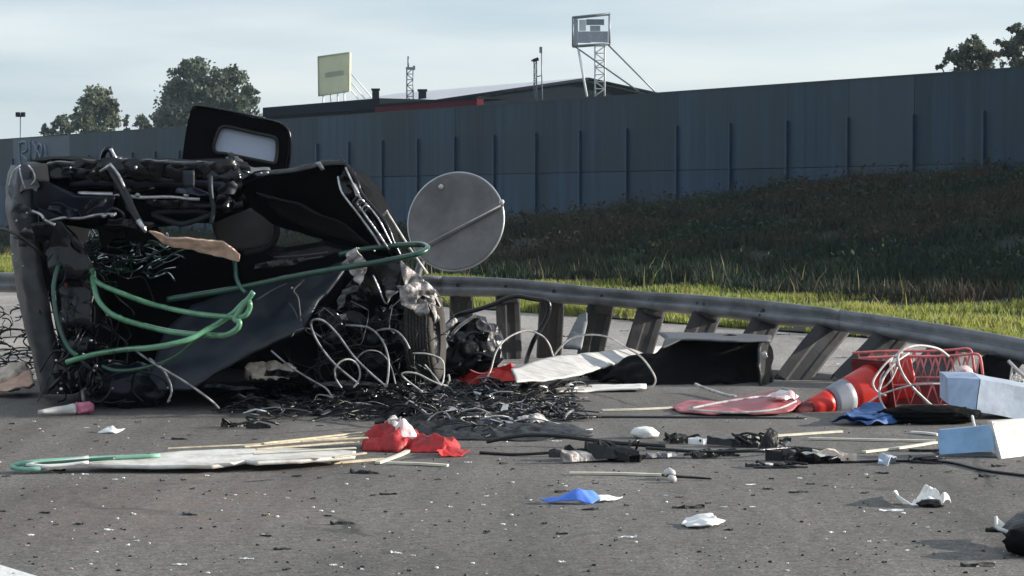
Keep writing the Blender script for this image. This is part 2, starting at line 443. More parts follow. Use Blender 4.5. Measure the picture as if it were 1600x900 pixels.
def asphalt(name='asphalt', k=1.0):
    m = bpy.data.materials.new(name); m.use_nodes = True
    n = m.node_tree; p = n.nodes['Principled BSDF']; A = n.nodes.new; K = n.links.new
    t = A('ShaderNodeTexCoord')
    def nz(sc, det=4, ro=0.6):
        z = A('ShaderNodeTexNoise'); z.inputs['Scale'].default_value = sc; z.inputs['Detail'].default_value = det; z.inputs['Roughness'].default_value = ro
        K(t.outputs['Object'], z.inputs['Vector']); return z
    def ramp(src, a, ca, b, cb):
        r = A('ShaderNodeValToRGB'); r.color_ramp.elements[0].position = a; r.color_ramp.elements[1].position = b
        r.color_ramp.elements[0].color = (*ca, 1); r.color_ramp.elements[1].color = (*cb, 1)
        K(src, r.inputs['Fac']); return r.outputs['Color']
    def mix(f, a, b, typ='MIX'):
        x = A('ShaderNodeMix'); x.data_type = 'RGBA'; x.blend_type = typ
        for s, v in (('Factor', f), ('A', a), ('B', b)):
            if isinstance(v, (int, float)): x.inputs[s].default_value = v
            elif isinstance(v, tuple): x.inputs[s].default_value = (*v, 1)
            else: K(v, x.inputs[s])
        return x.outputs['Result']
    base = ramp(nz(0.7, 6).outputs['Fac'], 0.3, (0.12 * k, 0.112 * k, 0.106 * k), 0.7, (0.17 * k, 0.159 * k, 0.151 * k))
    grain = ramp(nz(75, 3, 0.7).outputs['Fac'], 0.32, (0.42, 0.42, 0.42), 0.68, (1.62, 1.6, 1.56))
    c = mix(1.0, base, grain, 'MULTIPLY')
    med = ramp(nz(20, 5, 0.75).outputs['Fac'], 0.33, (0.6, 0.6, 0.6), 0.68, (1.36, 1.36, 1.36))
    c = mix(1.0, c, med, 'MULTIPLY')
    v = A('ShaderNodeTexVoronoi'); v.inputs['Scale'].default_value = 34; K(t.outputs['Object'], v.inputs['Vector'])
    sp = ramp(v.outputs['Distance'], 0.12, (1, 1, 1), 0.2, (0, 0, 0))
    sel = ramp(v.outputs['Color'], 0.72, (0, 0, 0), 0.78, (1, 1, 1))
    c = mix(mix(1.0, sp, sel, 'MULTIPLY'), c, (0.42, 0.4, 0.38))
    v2 = A('ShaderNodeTexVoronoi'); v2.inputs['Scale'].default_value = 23; K(t.outputs['Object'], v2.inputs['Vector'])
    sp2 = ramp(v2.outputs['Distance'], 0.12, (1, 1, 1), 0.2, (0, 0, 0))
    sel2 = ramp(v2.outputs['Color'], 0.74, (0, 0, 0), 0.78, (1, 1, 1))
    c = mix(mix(1.0, sp2, sel2, 'MULTIPLY'), c, (0.02, 0.02, 0.02))
    # rusty stain left of the middle, and long faint wheel tracks
    gm = A('ShaderNodeMapping'); gm.inputs['Location'].default_value = (1.55, -10.0, 0); K(t.outputs['Object'], gm.inputs['Vector'])
    gm.inputs['Scale'].default_value = (1.1, 0.6, 1)
    gm.inputs['Location'].default_value = (1.55 * 1.1, -10.0 * 0.6, 0)
    gr = A('ShaderNodeTexGradient'); gr.gradient_type = 'SPHERICAL'; K(gm.outputs['Vector'], gr.inputs['Vector'])
    rs = mix(1.0, ramp(gr.outputs['Fac'], 0.05, (0, 0, 0), 0.6, (0.6, 0.6, 0.6)), ramp(nz(9, 5, 0.7).outputs['Fac'], 0.42, (0, 0, 0), 0.68, (1, 1, 1)), 'MULTIPLY')
    c = mix(rs, c, (0.2, 0.13, 0.105))
    sm = A('ShaderNodeMapping'); sm.inputs['Rotation'].default_value = (0, 0, R(-32)); sm.inputs['Scale'].default_value = (2.2, .22, 1); K(t.outputs['Object'], sm.inputs['Vector'])
    zs = A('ShaderNodeTexNoise'); zs.inputs['Scale'].default_value = 1.0; zs.inputs['Detail'].default_value = 6; zs.inputs['Roughness'].default_value = .62; K(sm.outputs['Vector'], zs.inputs['Vector'])
    c = mix(1.0, c, ramp(zs.outputs['Fac'], .34, (.74, .74, .75), .62, (1.1, 1.1, 1.09)), 'MULTIPLY')
    zo = nz(1.1, 6, .7)
    c = mix(ramp(zo.outputs['Fac'], .6, (0, 0, 0), .72, (.55, .55, .55)), c, (.045, .043, .043))
    vc = A('ShaderNodeTexVoronoi'); vc.feature = 'DISTANCE_TO_EDGE'; vc.inputs['Scale'].default_value = .42
    wv = A('ShaderNodeMix'); wv.data_type = 'RGBA'; wv.inputs['Factor'].default_value = .16; K(t.outputs['Object'], wv.inputs['A']); K(nz(2.4, 5, .7).outputs['Color'], wv.inputs['B']); K(wv.outputs['Result'], vc.inputs['Vector'])
    ck = mix(1.0, ramp(vc.outputs['Distance'], .003, (1, 1, 1), .008, (0, 0, 0)), ramp(nz(.5, 3).outputs['Fac'], .5, (0, 0, 0), .6, (.8, .8, .8)), 'MULTIPLY')
    c = mix(ck, c, (.03, .03, .03))
    K(c, p.inputs['Base Color'])
    p.inputs['Roughness'].default_value = 0.85
    p.inputs['Specular IOR Level'].default_value = 0.3
    b = A('ShaderNodeBump'); b.inputs['Strength'].default_value = 0.5; b.inputs['Distance'].default_value = 0.006
    K(nz(60, 4, 0.7).outputs['Fac'], b.inputs['Height']); K(b.outputs['Normal'], p.inputs['Normal'])
    return m
M['asphalt'] = asphalt()
M['asphalt_grazing_light'] = asphalt('asphalt_grazing_light', 2.1)  # lighter asphalt copy, brightening at grazing view put into its colour

# ------------------------------------------------------------------ setting
RD = Vector((-0.529, 0.848, 0))           # along the road, away from us
RN = Vector((0.848, 0.529, 0))            # across, towards the noise barrier
WALL0 = Vector((10.44, 47.0, 0))

def quad_obj(name, pts, m, kind='structure'):
    bm = newbm(); bm.faces.new([bm.verts.new(p) for p in pts])
    return obj(name, bm, m, kind=kind, recenter=False)

quad_obj('ground', [(-2500, -800, -0.03), (2500, -800, -0.03), (2500, 3000, -0.03), (-2500, 3000, -0.03)], M['ground'])
E0 = Vector((0.74, 26.7, 0))              # a point of the asphalt edge
a, b = E0 - RD * 120, E0 + RD * 260
quad_obj('road', [a, b, b - RN * 60, a - RN * 60], M['asphalt'])
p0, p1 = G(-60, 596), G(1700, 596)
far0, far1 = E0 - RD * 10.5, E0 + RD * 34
quad_obj('grazing_light_strip', [p + Vector((0, 0, .004)) for p in (p0 - Vector((8, 0, 0)), p1 + Vector((4, 0, 0)), far0, far1)], M['asphalt_grazing_light'])  # far asphalt painted lighter to stand for its brightening at grazing view
m0 = G(52, 900); mdir = (G(0, 884) - G(52, 900)).normalized(); mn = Vector((-mdir.y, mdir.x, 0))
if mn.x > 0: mn = -mn
z4 = Vector((0, 0, 0.004))
quad_obj('road_marking', [m0 - mdir * 5 + z4, m0 + mdir * 1.6 + z4, m0 + mdir * 1.6 + mn * 0.16 + z4, m0 - mdir * 5 + mn * 0.16 + z4], M['marking'])

TOE0 = Vector((6.7, 30.0, 0)) - RN * 2.0
WALLW = (WALL0 - TOE0).dot(RN)

def bank_h(t):
    pts = [(-60, 2.4), (-4, 2.15), (0, 2.0), (6, 1.7), (13.6, .95), (20, 0.3), (28, 0.15), (80, 0.1)]
    for i in range(len(pts) - 1):
        if t <= pts[i + 1][0]:
            w = (t - pts[i][0]) / (pts[i + 1][0] - pts[i][0])
            return pts[i][1] + (pts[i + 1][1] - pts[i][1]) * w
    return 0.3

def bank_pt(t, s):
    "t along the road from the wall's near reference, s across from the asphalt edge"
    edge = (E0 - WALL0).dot(RN); toe = (TOE0 - WALL0).dot(RN)
    w = edge + s
    h = 0.02
    if w > toe:
        u = min((w - toe) / (0.0 - toe), 1.0)
        h = 0.02 + bank_h(t) * u ** 1.15
    p = WALL0 + RD * t + RN * w
    h += 0.05 * noise.noise(p * 0.6) * min(1.0, max(s, 0) / 1.5) + (0.12 * noise.noise(p * 0.25 + Vector((4, 4, 4))) if w > toe else 0)
    p.z = max(h, 0.012)
    return p
SP = (WALL0 - E0).dot(RN)
bm = newbm()
ss = [0, 0.3, 0.8, 2, 4, 6, 8] + [8 + (SP - 8) * k / 22 for k in range(1, 23)] + [SP + 4, SP + 12]
tt = [-80 + k * 2.0 for k in range(95)]
vv = [[bm.verts.new(bank_pt(t, s)) for s in ss] for t in tt]
for i in range(len(tt) - 1):
    for j in range(len(ss) - 1):
        f = bm.faces.new((vv[i][j], vv[i + 1][j], vv[i + 1][j + 1], vv[i][j + 1])); f.smooth = True
obj('embankment', bm, M['bank_soil'], kind='structure', recenter=False)

# grass on the verge (blades) and rough plants on the bank
def blades(name, n, tr, sr, hr, wr, mats, clump=None, lab=None, edge_bias=None, leafy=False):
    vs, fs, mi = [], [], []
    r = random.Random(5)
    k = 0
    while k < n:
        t = r.uniform(*tr); s = r.uniform(*sr)
        if edge_bias and r.random() < 0.35:
            s = sr[0] + abs(r.gauss(0, edge_bias))
        p = bank_pt(t, s)
        if p.y < 16:
            continue
        px = p.x / p.y
        if px < -0.30 or px > 0.30:
            if r.random() < 0.85: continue
        dens = noise.noise(p * 0.9) + 0.5 * noise.noise(p * 2.6)
        if clump and dens < clump * r.random() - 0.25:
            continue
        h = r.uniform(*hr) * (1 + 0.55 * dens); w = r.uniform(*wr)
        a = r.uniform(0, 6.283); lean = r.uniform(0.05, 0.6) * h
        d = Vector((math.cos(a), math.sin(a), 0)); la = r.uniform(0, 6.283)
        l = Vector((math.cos(la), math.sin(la), 0)) * lean
        i = len(vs)
        if leafy:
            o = Vector((r.gauss(0, .12), r.gauss(0, .12), r.uniform(0, h)))
            u = Vector((r.gauss(0, 1), r.gauss(0, 1), r.gauss(0, 1))).normalized() * w
            v = Vector((r.gauss(0, 1), r.gauss(0, 1), r.gauss(0, 1))).normalized() * w * 0.7
            c = p + o
            vs += [c - u, c + v, c + u, c - v]; fs.append((i, i + 1, i + 2, i + 3))
            mi.append(0 if r.random() < 0.85 else 1)
        else:
            b0 = p - Vector((0, 0, 0.02))
            vs += [b0 - d * w, b0 + d * w, b0 + l * 0.4 + Vector((0, 0, h * 0.6)) + d * w * 0.7, b0 + l * 0.4 + Vector((0, 0, h * 0.6)) - d * w * 0.7, b0 + l + Vector((0, 0, h))]
            fs += [(i, i + 1, i + 2, i + 3), (i + 3, i + 2, i + 4)]
            q = 0 if r.random() < 0.86 else 1
            mi += [q, q]
        k += 1
    me = bpy.data.meshes.new(name)
    me.from_pydata([tuple(v) for v in vs], [], fs)
    for m in mats: me.materials.append(m)
    me.polygons.foreach_set('material_index', mi)
    o = bpy.data.objects.new(name, me); COL.objects.link(o)
    tag(o, lab[0], lab[1], kind='stuff')
    return o
toe_s = (TOE0 - E0).dot(RN)
blades('verge_grass', 130000, (-30, 36), (0.0, toe_s + 0.5), (0.05, 0.13), (0.007, 0.017), [M['grass'], M['dry_grass']], clump=0.8,
       lab=('sunlit yellow green grass on the verge behind the leaning guardrail', 'grass'), edge_bias=0.5)
blades('tall_weeds', 230, (-26, 25), (toe_s - 2.0, toe_s + 1.2), (0.18, 0.42), (0.008, 0.016), [M['dry_grass'], M['grass']], clump=1.1,
       lab=('tall pale weed stalks standing up along the foot of the shaded bank', 'weeds'))
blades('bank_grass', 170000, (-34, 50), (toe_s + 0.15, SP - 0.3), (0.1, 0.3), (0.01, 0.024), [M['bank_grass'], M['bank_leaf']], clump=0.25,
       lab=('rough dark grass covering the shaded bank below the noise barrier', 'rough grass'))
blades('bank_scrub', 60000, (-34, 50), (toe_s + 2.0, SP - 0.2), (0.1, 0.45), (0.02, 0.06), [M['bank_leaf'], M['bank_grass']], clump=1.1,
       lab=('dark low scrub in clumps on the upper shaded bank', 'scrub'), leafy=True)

# ------------------------------------------------------------------ noise barrier
TOPZ = 4.1
bar = thing('noise_barrier', WALL0 + RD * 30, 'long dark blue panelled noise barrier on the bank behind the road', 'noise barrier')
PT0, PSP = 1.1, 2.16
rz = math.atan2(RD.y, RD.x)
ROT = Matrix.Rotation(rz, 3, 'Z')
cache = {}
def shared_box(name, key, size, m, center, parent, bev=0.02):
    if key not in cache:
        bm = newbm(); box(bm, (0, 0, 0), size, ROT); bevel(bm, bev, 1)
        me = bpy.data.meshes.new(name); bm.to_mesh(me); bm.free(); me.materials.append(m); cache[key] = me
    o = bpy.data.objects.new(name, cache[key]); COL.objects.link(o); o.parent = parent
    o.location = Vector(center) - BASE[parent.name]
    BASE[o.name] = Vector(center)
    return o
for k in range(-26, 31):
    tk = PT0 + PSP * k
    c = WALL0 + RD * (tk + PSP / 2)
    jig = rng.uniform(-0.012, 0.012)
    light = (k == 1)
    graf = 24 <= k <= 26
    far = '' if not (light or graf) else ('L' if light else 'G')
    ml = M['wall_light'] if light else (M['wall_graf'] if graf else None)
    shared_box('panel', 'lo' + far, (PSP - 0.02, 0.12, 2.35), ml or M['wall_low'], (c.x + jig * .4, c.y, 2.15 - 0.006 - 1.175), bar, .006)
    shared_box('panel', 'mi' + far, (PSP - 0.008, 0.12, 1.925), ml or M['wall_mid'], (c.x - jig * 0.4, c.y, 2.15 + 0.004 + 0.9625), bar, .005)
    p = WALL0 + RD * tk - RN * 0.06
    shared_box('post', 'po', (0.065, 0.15, 3.25), M['wall_post'], (p.x, p.y, 1.625), bar, .008)
c = WALL0 + RD * 7
bm = newbm(); box(bm, (c.x + RN.x * 0.12, c.y + RN.y * 0.12, 2.03), (122, 0.05, 4.04), ROT)
obj('backing', bm, M['wall_low'], bar)  # sheet added behind the panels to keep sunlight out of the gaps
bm = newbm(); box(bm, (c.x + RN.x * 0.03, c.y + RN.y * 0.03, 4.09), (122, 0.2, 0.04), ROT)
obj('coping', bm, M['wall_top'], bar)
# graffiti strokes on the pale bays at the far left
bm = newbm()
def wallpt(px, py, off=-0.08):
    r = ray(px, py); tk = (WALL0 + RN * off - CAM).dot(RN) / r.dot(RN)
    return CAM + r * tk
for st in ([(30, 222), (31, 248), (33, 262)], [(30, 224), (40, 222), (42, 235), (34, 240), (44, 250)], [(46, 222), (47, 252)], [(52, 221), (60, 238), (68, 256)], [(56, 250), (60, 226), (66, 230), (64, 248)], [(70, 226), (74, 246)]):
    tube(bm, [wallpt(x, y) for x, y in st], 0.055, 5, 4)
obj('graffiti', bm, M['graf_paint'], bar, label='pale scrawled graffiti strokes')

# ------------------------------------------------------------------ halls behind the barrier
def plane_pt(px, py, off):
    "point on the vertical plane parallel to the barrier, off metres behind it"
    r = ray(px, py); k = (WALL0 + RN * off - CAM).dot(RN) / r.dot(RN)
    return CAM + r * k
OFF = 14
A0, A1 = plane_pt(415, 166, OFF), plane_pt(598, 156, OFF)
zA = (A0.z + A1.z) / 2
hA = thing('flat_hall', ((A0.x + A1.x) / 2, (A0.y + A1.y) / 2, 0), 'low dark grey flat roofed hall left of the red fascia behind the barrier', 'building')
def slab_along(bm, p, q, z0, z1, depth):
    p = Vector((p.x, p.y, 0)); q = Vector((q.x, q.y, 0))
    f = [p + Vector((0, 0, z0)), q + Vector((0, 0, z0)), q + Vector((0, 0, z1)), p + Vector((0, 0, z1))]
    hexa(bm, f + [v + RN * depth for v in f])
bm = newbm(); slab_along(bm, A0, A1, 0, zA - 0.45, 6); obj('wall', bm, M['hall_dark'], hA)
bm = newbm(); slab_along(bm, A0 - RN * 0.15, A1 - RN * 0.15, zA - 0.45, zA, 6.3); obj('parapet', bm, M['hall_dark'], hA)
B0, B1 = plane_pt(592, 154, OFF - 1), plane_pt(752, 152, OFF - 1)
hB = thing('red_hall', ((B0.x + B1.x) / 2, (B0.y + B1.y) / 2, 0), 'hall with a dark red fascia strip just above the barrier', 'building')
zB = plane_pt(690, 156, OFF - 1).z
bm = newbm(); slab_along(bm, B0, B1, 0, zB - 0.5, 1.2); obj('wall', bm, M['hall_dark'], hB)
bm = newbm(); slab_along(bm, B0 - RN * 0.2, B1 - RN * 0.2, zB - 0.5, zB - 0.08, .3); obj('fascia', bm, M['hall_red'], hB, label='dark red fascia strip')
bm = newbm(); slab_along(bm, B0 - RN * 0.25, B1 - RN * 0.25, zB - 0.08, zB, 1.5); obj('roof_edge', bm, M['hall_dark'], hB)
# gabled hall
ap = W(912, 127, 116)
hC = thing('gabled_hall', (ap.x, ap.y, 0), 'large hall with a dark gable end and pale shallow roof below the sign tower', 'building')
half = 8.5; drop = 1.32
RDn = RD
def gp(s, z, back): return Vector((ap.x, ap.y, 0)) + RN * s + RDn * back + Vector((0, 0, z))
bm = newbm()
fr = [gp(-half, 0, 0), gp(half, 0, 0), gp(half, ap.z - drop, 0), gp(0, ap.z - 0.02, 0), gp(-half, ap.z - drop, 0)]
v0 = [bm.verts.new(p) for p in fr]; v1 = [bm.verts.new(p + RDn * 19) for p in fr]
bm.faces.new(v0); bm.faces.new(v1[::-1])
for i in range(5): bm.faces.new((v0[i], v0[(i + 1) % 5], v1[(i + 1) % 5], v1[i]))
obj('wall', bm, M['hall_dark'], hC)
for sgn, nm in ((-1, 'roof'), (1, 'roof')):
    bm = newbm()
    p = [gp(0, ap.z + 0.02, -0.3), gp(sgn * (half + 0.3), ap.z - drop, -0.3), gp(sgn * (half + 0.3), ap.z - drop, 19), gp(0, ap.z + 0.02, 19)]
    hexa(bm, p + [q + Vector((0, 0, 0.16)) for q in p]); obj(nm, bm, M['hall_roof'], hC)
bm = newbm()
for sgn in (-1, 1):
    tube(bm, [gp(0, ap.z + 0.1, -0.4), gp(sgn * (half + 0.3), ap.z - drop + 0.1, -0.4)], 0.08, 4, 1)
obj('verge_trim', bm, M['hall_dark'], hC)

# rooftop things
def pole(bm, p, q, r, n=5): tube(bm, [p, q], r, n, 1)
DB = 124
bb = thing('billboard', W(521, 158, DB), 'square pale green billboard on thin legs on the flat hall roof', 'billboard')
c4 = [W(497, 89, DB), W(546, 82, DB - 1.2), W(545, 143, DB - 1.2), W(498, 150, DB)]
bm = newbm(); hexa(bm, c4 + [p + Vector((0.1, 0.25, 0)) for p in c4]); obj('sign_panel', bm, M['billboard'], bb)
bm = newbm()
for i in range(4):
    pole(bm, c4[i] - Vector((0, 0.03, 0)), c4[(i + 1) % 4] - Vector((0, 0.03, 0)), 0.04)
obj('sign_frame', bm, M['billboard'], bb)
def lerp4(u, v):
    return (c4[0].lerp(c4[1], u)).lerp(c4[3].lerp(c4[2], u), v) - Vector((0, 0.02, 0))
bm = newbm()
p = [lerp4(.22, .43), lerp4(.82, .43), lerp4(.82, .56), lerp4(.22, .56)]
hexa(bm, p + [q + Vector((0, 0.015, 0)) for q in p]); obj('faded_print', bm, M['billboard_print'], bb)
for u in (0.15, 0.4, 0.63, 0.85):
    q = c4[3].lerp(c4[2], u); bm = newbm(); pole(bm, q, q - Vector((0.0, 0, 0.75)), 0.05); obj('leg', bm, M['far_white'], bb)
for (x0, y0, x1, y1) in ((546, 112, 581, 152), (546, 126, 570, 154), (546, 138, 560, 155)):
    bm = newbm(); pole(bm, W(x0, y0, DB - 1), W(x1, y1, DB), 0.04); obj('brace', bm, M['far_white'], bb)
for i, (x, y, w, h) in enumerate(((587, 148, 13, 13), (660, 150, 15, 13))):
    D = 121 if i == 0 else 116
    b0 = W(x, y + h / 2 + 4, D)
    t = thing('roof_vent', b0, ('dark box vent between the billboard and the lattice mast', 'dark box vent just right of the lattice mast')[i], 'vent', 'box vents on the hall roofs')
    bm = newbm(); box(bm, b0 + Vector((0, 0, .28)), (w / FPX * D * .8, .4, .56)); obj('body', bm, M['hall_dark'], t)
    bm = newbm(); box(bm, b0 + Vector((0, 0, .62)), (w / FPX * D, .5, .1)); obj('cap', bm, M['hall_dark'], t)

def lattice(bm, x0, x1, y0, y1, D, dep, r, nseg):
    "square lattice mast between pixel rows"
    P = lambda x, y, b: W(x, y, D) + Vector((0, b, 0))
    for x in (x0, x1):
        for b in (0, dep): pole(bm, P(x, y0, b), P(x, y1, b), r, 4)
    for k in range(nseg):
        ya = y0 + (y1 - y0) * k / nseg; yb = y0 + (y1 - y0) * (k + 1) / nseg
        pole(bm, P(x0, ya, 0), P(x1, ya, 0), r * .7, 4)
        xa, xb = (x0, x1) if k % 2 else (x1, x0)
        pole(bm, P(xa, ya, 0), P(xb, yb, 0), r * .7, 4)
        pole(bm, P(x0, ya, 0), P(x0, yb, dep), r * .7, 4); pole(bm, P(x1, ya, dep), P(x1, yb, 0), r * .7, 4)
DM = 116
t = thing('lattice_mast', W(640, 168, DM), 'thin steel lattice mast with a spike standing at the red fascia', 'mast')
bm = newbm(); lattice(bm, 635.5, 645.5, 107, 168, DM, .3, .03, 7); obj('lattice', bm, M['far_steel'], t)
bm = newbm(); pole(bm, W(638, 107, DM), W(638, 88, DM), .05); obj('spike', bm, M['far_steel'], t)
bm = newbm(); box(bm, W(641, 107, DM), (.42, .4, .12)); box(bm, W(647, 106, DM), (.12, .2, .2)); obj('head', bm, M['far_steel'], t)
DM = 113
t = thing('antenna_mast', W(840, 158, DM), 'thin twin pole mast with floodlight left of the sign tower', 'mast')
bm = newbm(); lattice(bm, 834.5, 838.5, 96, 156, DM, .1, .03, 8); obj('lattice', bm, M['far_steel'], t)
bm = newbm(); pole(bm, W(847, 156, DM), W(846, 74, DM), .035); box(bm, W(845, 78, DM), (.14, .1, .3)); pole(bm, W(838, 120, DM), W(847, 118, DM), .03); obj('pole', bm, M['far_steel'], t)
bm = newbm(); box(bm, W(837, 93.5, DM), (.3, .2, .16), Matrix.Rotation(-.35, 3, 'Y')); box(bm, W(832, 95, DM), (.14, .1, .06)); obj('floodlight', bm, M['hall_dark'], t)
DT = 112
t = thing('sign_tower', W(938, 150, DT), 'white lattice tower carrying an open framed sign box with guy braces', 'sign tower')
bm = newbm(); lattice(bm, 930, 945, 72, 150, DT, .45, .035, 7); obj('lattice', bm, M['far_white'], t)
fq = [(895, 27), (952, 21), (952, 68), (895, 72)]
bm = newbm()
F0 = [W(x, y, DT - .2) for x, y in fq]; F1 = [p + Vector((.05, .7, 0)) for p in F0]
for Q in (F0, F1):
    for i in range(4): pole(bm, Q[i], Q[(i + 1) % 4], .05)
for i in range(4): pole(bm, F0[i], F1[i], .05)
obj('sign_frame', bm, M['far_steel'], t)
def panel_px(x0, y0, x1, y1, m, D, nm):
    bm = newbm(); p = [W(x0, y0, D), W(x1, y0, D), W(x1, y1, D), W(x0, y1, D)]
    hexa(bm, p + [q + Vector((0, .08, 0)) for q in p]); obj(nm, bm, m, t)
panel_px(896, 30, 903, 70, M['cone_white'], DT, 'sign_panel')
panel_px(903.2, 49, 923, 67, M['cone_white'], DT, 'sign_panel')
panel_px(923.2, 49, 950, 66, M['cone_white'], DT, 'sign_panel')
panel_px(916, 30, 944, 39, M['far_steel'], DT + .1, 'sign_panel')
panel_px(905, 31, 915.5, 48, M['far_white'], DT, 'sign_panel')
panel_px(922, 40, 938, 48.5, M['cone_white'], DT + .05, 'sign_panel')
for (x0, y0, x1, y1, r, mm) in ((903, 74, 917, 151, .06, 'far_white'), (900, 74, 998, 143, .04, 'far_steel'), (950, 70, 1023, 143, .04, 'far_steel')):
    bm = newbm(); pole(bm, W(x0, y0, DT), W(x1, y1, DT - 1), r); obj('brace', bm, M[mm], t)

# floodlight mast, far left
t = thing('floodlight_mast', W(32, 330, 150), 'slim mast with two floodlights beyond the barrier at far left', 'mast')
bm = newbm(); tube(bm, [W(32, 330, 150), W(32, 178, 150)], .06, 6, 1, taper=.7); obj('pole', bm, M['far_steel'], t)
for dx in (-4, 4):
    bm = newbm(); box(bm, W(32 + dx, 179, 150), (.26, .25, .3)); obj('floodlight', bm, M['hall_dark'], t)
bm = newbm(); pole(bm, W(26, 182, 150), W(38, 182, 150), .04); obj('crossbar', bm, M['far_steel'], t)

# ------------------------------------------------------------------ trees
def tree(px, D, blobs, label, leaf, nleaf, lsize, seed, name='broadleaf_tree'):
    r = random.Random(seed)
    base = W(px, 400, D); base.z = 0
    t = thing(name, base, label, 'tree', 'trees beyond the noise barrier')
    bm = newbm()
    bl = [(W(x, y, D) + Vector((0, dd, 0)), rr / FPX * D, rv / FPX * D) for x, y, rr, rv, dd in blobs]
    mid = sum((b[0] for b in bl), Vector()) / len(bl)
    fork = Vector((base.x, base.y, mid.z * 0.5))
    tube(bm, [base, base.lerp(fork, .5) + Vector((.1, 0, 0)), fork], 0.028 * mid.z, 7, 4, taper=.6)
    for c, rx, rv in bl:
        tube(bm, [fork, fork.lerp(c, .55) + Vector((0, 0, .3)), c + Vector((0, 0, rv * .5))], 0.011 * mid.z, 5, 4, taper=.25)
        for q in range(5):
            e = c + Vector((r.uniform(-1, 1) * rx, r.uniform(-1, 1) * rx, r.uniform(-.4, 1) * rv)) * .9
            tube(bm, [c - Vector((0, 0, rv * .4)), c.lerp(e, .5), e], .004 * mid.z, 4, 3, taper=.3)
    obj('trunk', bm, M['bark'], t)
    vs, fs = [], []
    tot = sum(b[1] * b[2] for b in bl)
    for c, rx, rv in bl:
        n = int(nleaf * rx * rv / tot)
        n = int(n * 1.7); ncl = max(6, n // 34)
        for q in range(ncl):
            d = Vector((r.gauss(0, 1), r.gauss(0, 1), r.gauss(0, 1))).normalized() * (r.random() ** .4) * r.uniform(.7, 1.12)
            cc = c + Vector((d.x * rx, d.y * rx, d.z * rv)); cr = .24 * min(rx, rv) * r.uniform(.5, 1.4)
            for w in range(34):
                o = cc + Vector((r.gauss(0, 1), r.gauss(0, 1), r.gauss(0, .8))) * cr * .6
                u = Vector((r.gauss(0, 1), r.gauss(0, 1), r.gauss(0, 1))).normalized() * lsize * r.uniform(.4, 1.05)
                v = u.cross(Vector((r.gauss(0, 1), r.gauss(0, 1), r.gauss(0, 1)))).normalized() * lsize * .6
                i = len(vs); b0 = BASE[t.name]
                vs += [tuple(o - u - b0), tuple(o + v - b0), tuple(o + u - b0), tuple(o - v - b0)]; fs.append((i, i + 1, i + 2, i + 3))
    me = bpy.data.meshes.new('crown'); me.from_pydata(vs, [], fs); me.materials.append(M[leaf])
    o = bpy.data.objects.new('crown', me); COL.objects.link(o); o.parent = t
    return t
tree(152, 215, [(150, 158, 28, 24, 0), (165, 180, 22, 24, 1), (132, 185, 20, 22, -1), (172, 165, 14, 14, 0), (150, 205, 34, 18, 0)], 'small round yellowish green tree left of the big tree', 'leaf_b', 5200, .22, 3)
tree(95, 225, [(95, 192, 13, 14, 0), (72, 203, 10, 9, 0), (106, 203, 14, 10, 0), (84, 212, 22, 10, 0)], 'low bushy tree left of the small round tree', 'leaf_a', 2200, .2, 4)
tree(200, 230, [(197, 190, 6, 12, 0), (222, 192, 12, 12, 0), (240, 200, 18, 10, 0), (205, 208, 14, 8, 0)], 'thin low tree between the small tree and the big tree', 'leaf_a', 1500, .19, 5)
tree(318, 205, [(300, 115, 32, 26, 0), (284, 145, 36, 30, 1), (322, 135, 38, 32, -1), (355, 128, 26, 26, 1), (350, 160, 42, 30, 0), (390, 155, 16, 24, 0), (300, 185, 62, 30, 0), (262, 178, 24, 26, 0), (380, 190, 34, 24, 0)], 'large dark broad tree rising above the standing van door', 'leaf_a', 13000, .24, 6)
tree(1515, 100, [(1518, 78, 28, 18, 0), (1492, 90, 20, 14, 0), (1545, 90, 20, 16, 0), (1522, 58, 9, 7, 0), (1470, 105, 14, 5, 0), (1520, 108, 44, 12, 0)], 'rounded tree top left of the taller one at right', 'leaf_c', 3600, .1, 7)
tree(1590, 98, [(1588, 45, 14, 12, 0), (1580, 75, 22, 18, 0), (1610, 60, 24, 24, 0), (1600, 98, 36, 16, 0)], 'taller open tree cut off by the right edge of view', 'leaf_c', 3200, .1, 8)

# ------------------------------------------------------------------ guardrail (leaning, torn loose)
gr = thing('guardrail', G(1100, 600), 'long bent galvanised guardrail leaning over behind the wreck', 'guardrail')
ST = [(-120, 424, 452, 20.0), (200, 428, 456, 19.9), (500, 430, 458, 19.7), (690, 431, 459, 19.4), (800, 434, 461, 19.2), (900, 446, 472, 18.9), (1000, 455, 481, 18.6), (1100, 461, 489, 18.2), (1200, 470, 502, 17.8), (1300, 482, 512, 17.4), (1400, 495, 527, 17.0), (1500, 511, 545, 16.7), (1600, 529, 565, 16.4), (1740, 556, 594, 16.0)]
def rail_at(px):
    for i in range(len(ST) - 1):
        if px <= ST[i + 1][0]:
            w = (px - ST[i][0]) / (ST[i + 1][0] - ST[i][0])
            return [ST[i][k] + (ST[i + 1][k] - ST[i][k]) * w for k in range(4)]
    return list(ST[-1])
PROF = [(-.08, -0.07), (0.0, 0.0), (.1, .035), (.32, .04), (.44, .0), (.56, .0), (.68, .04), (.9, .035), (1.0, 0.0), (1.0, -.09)]
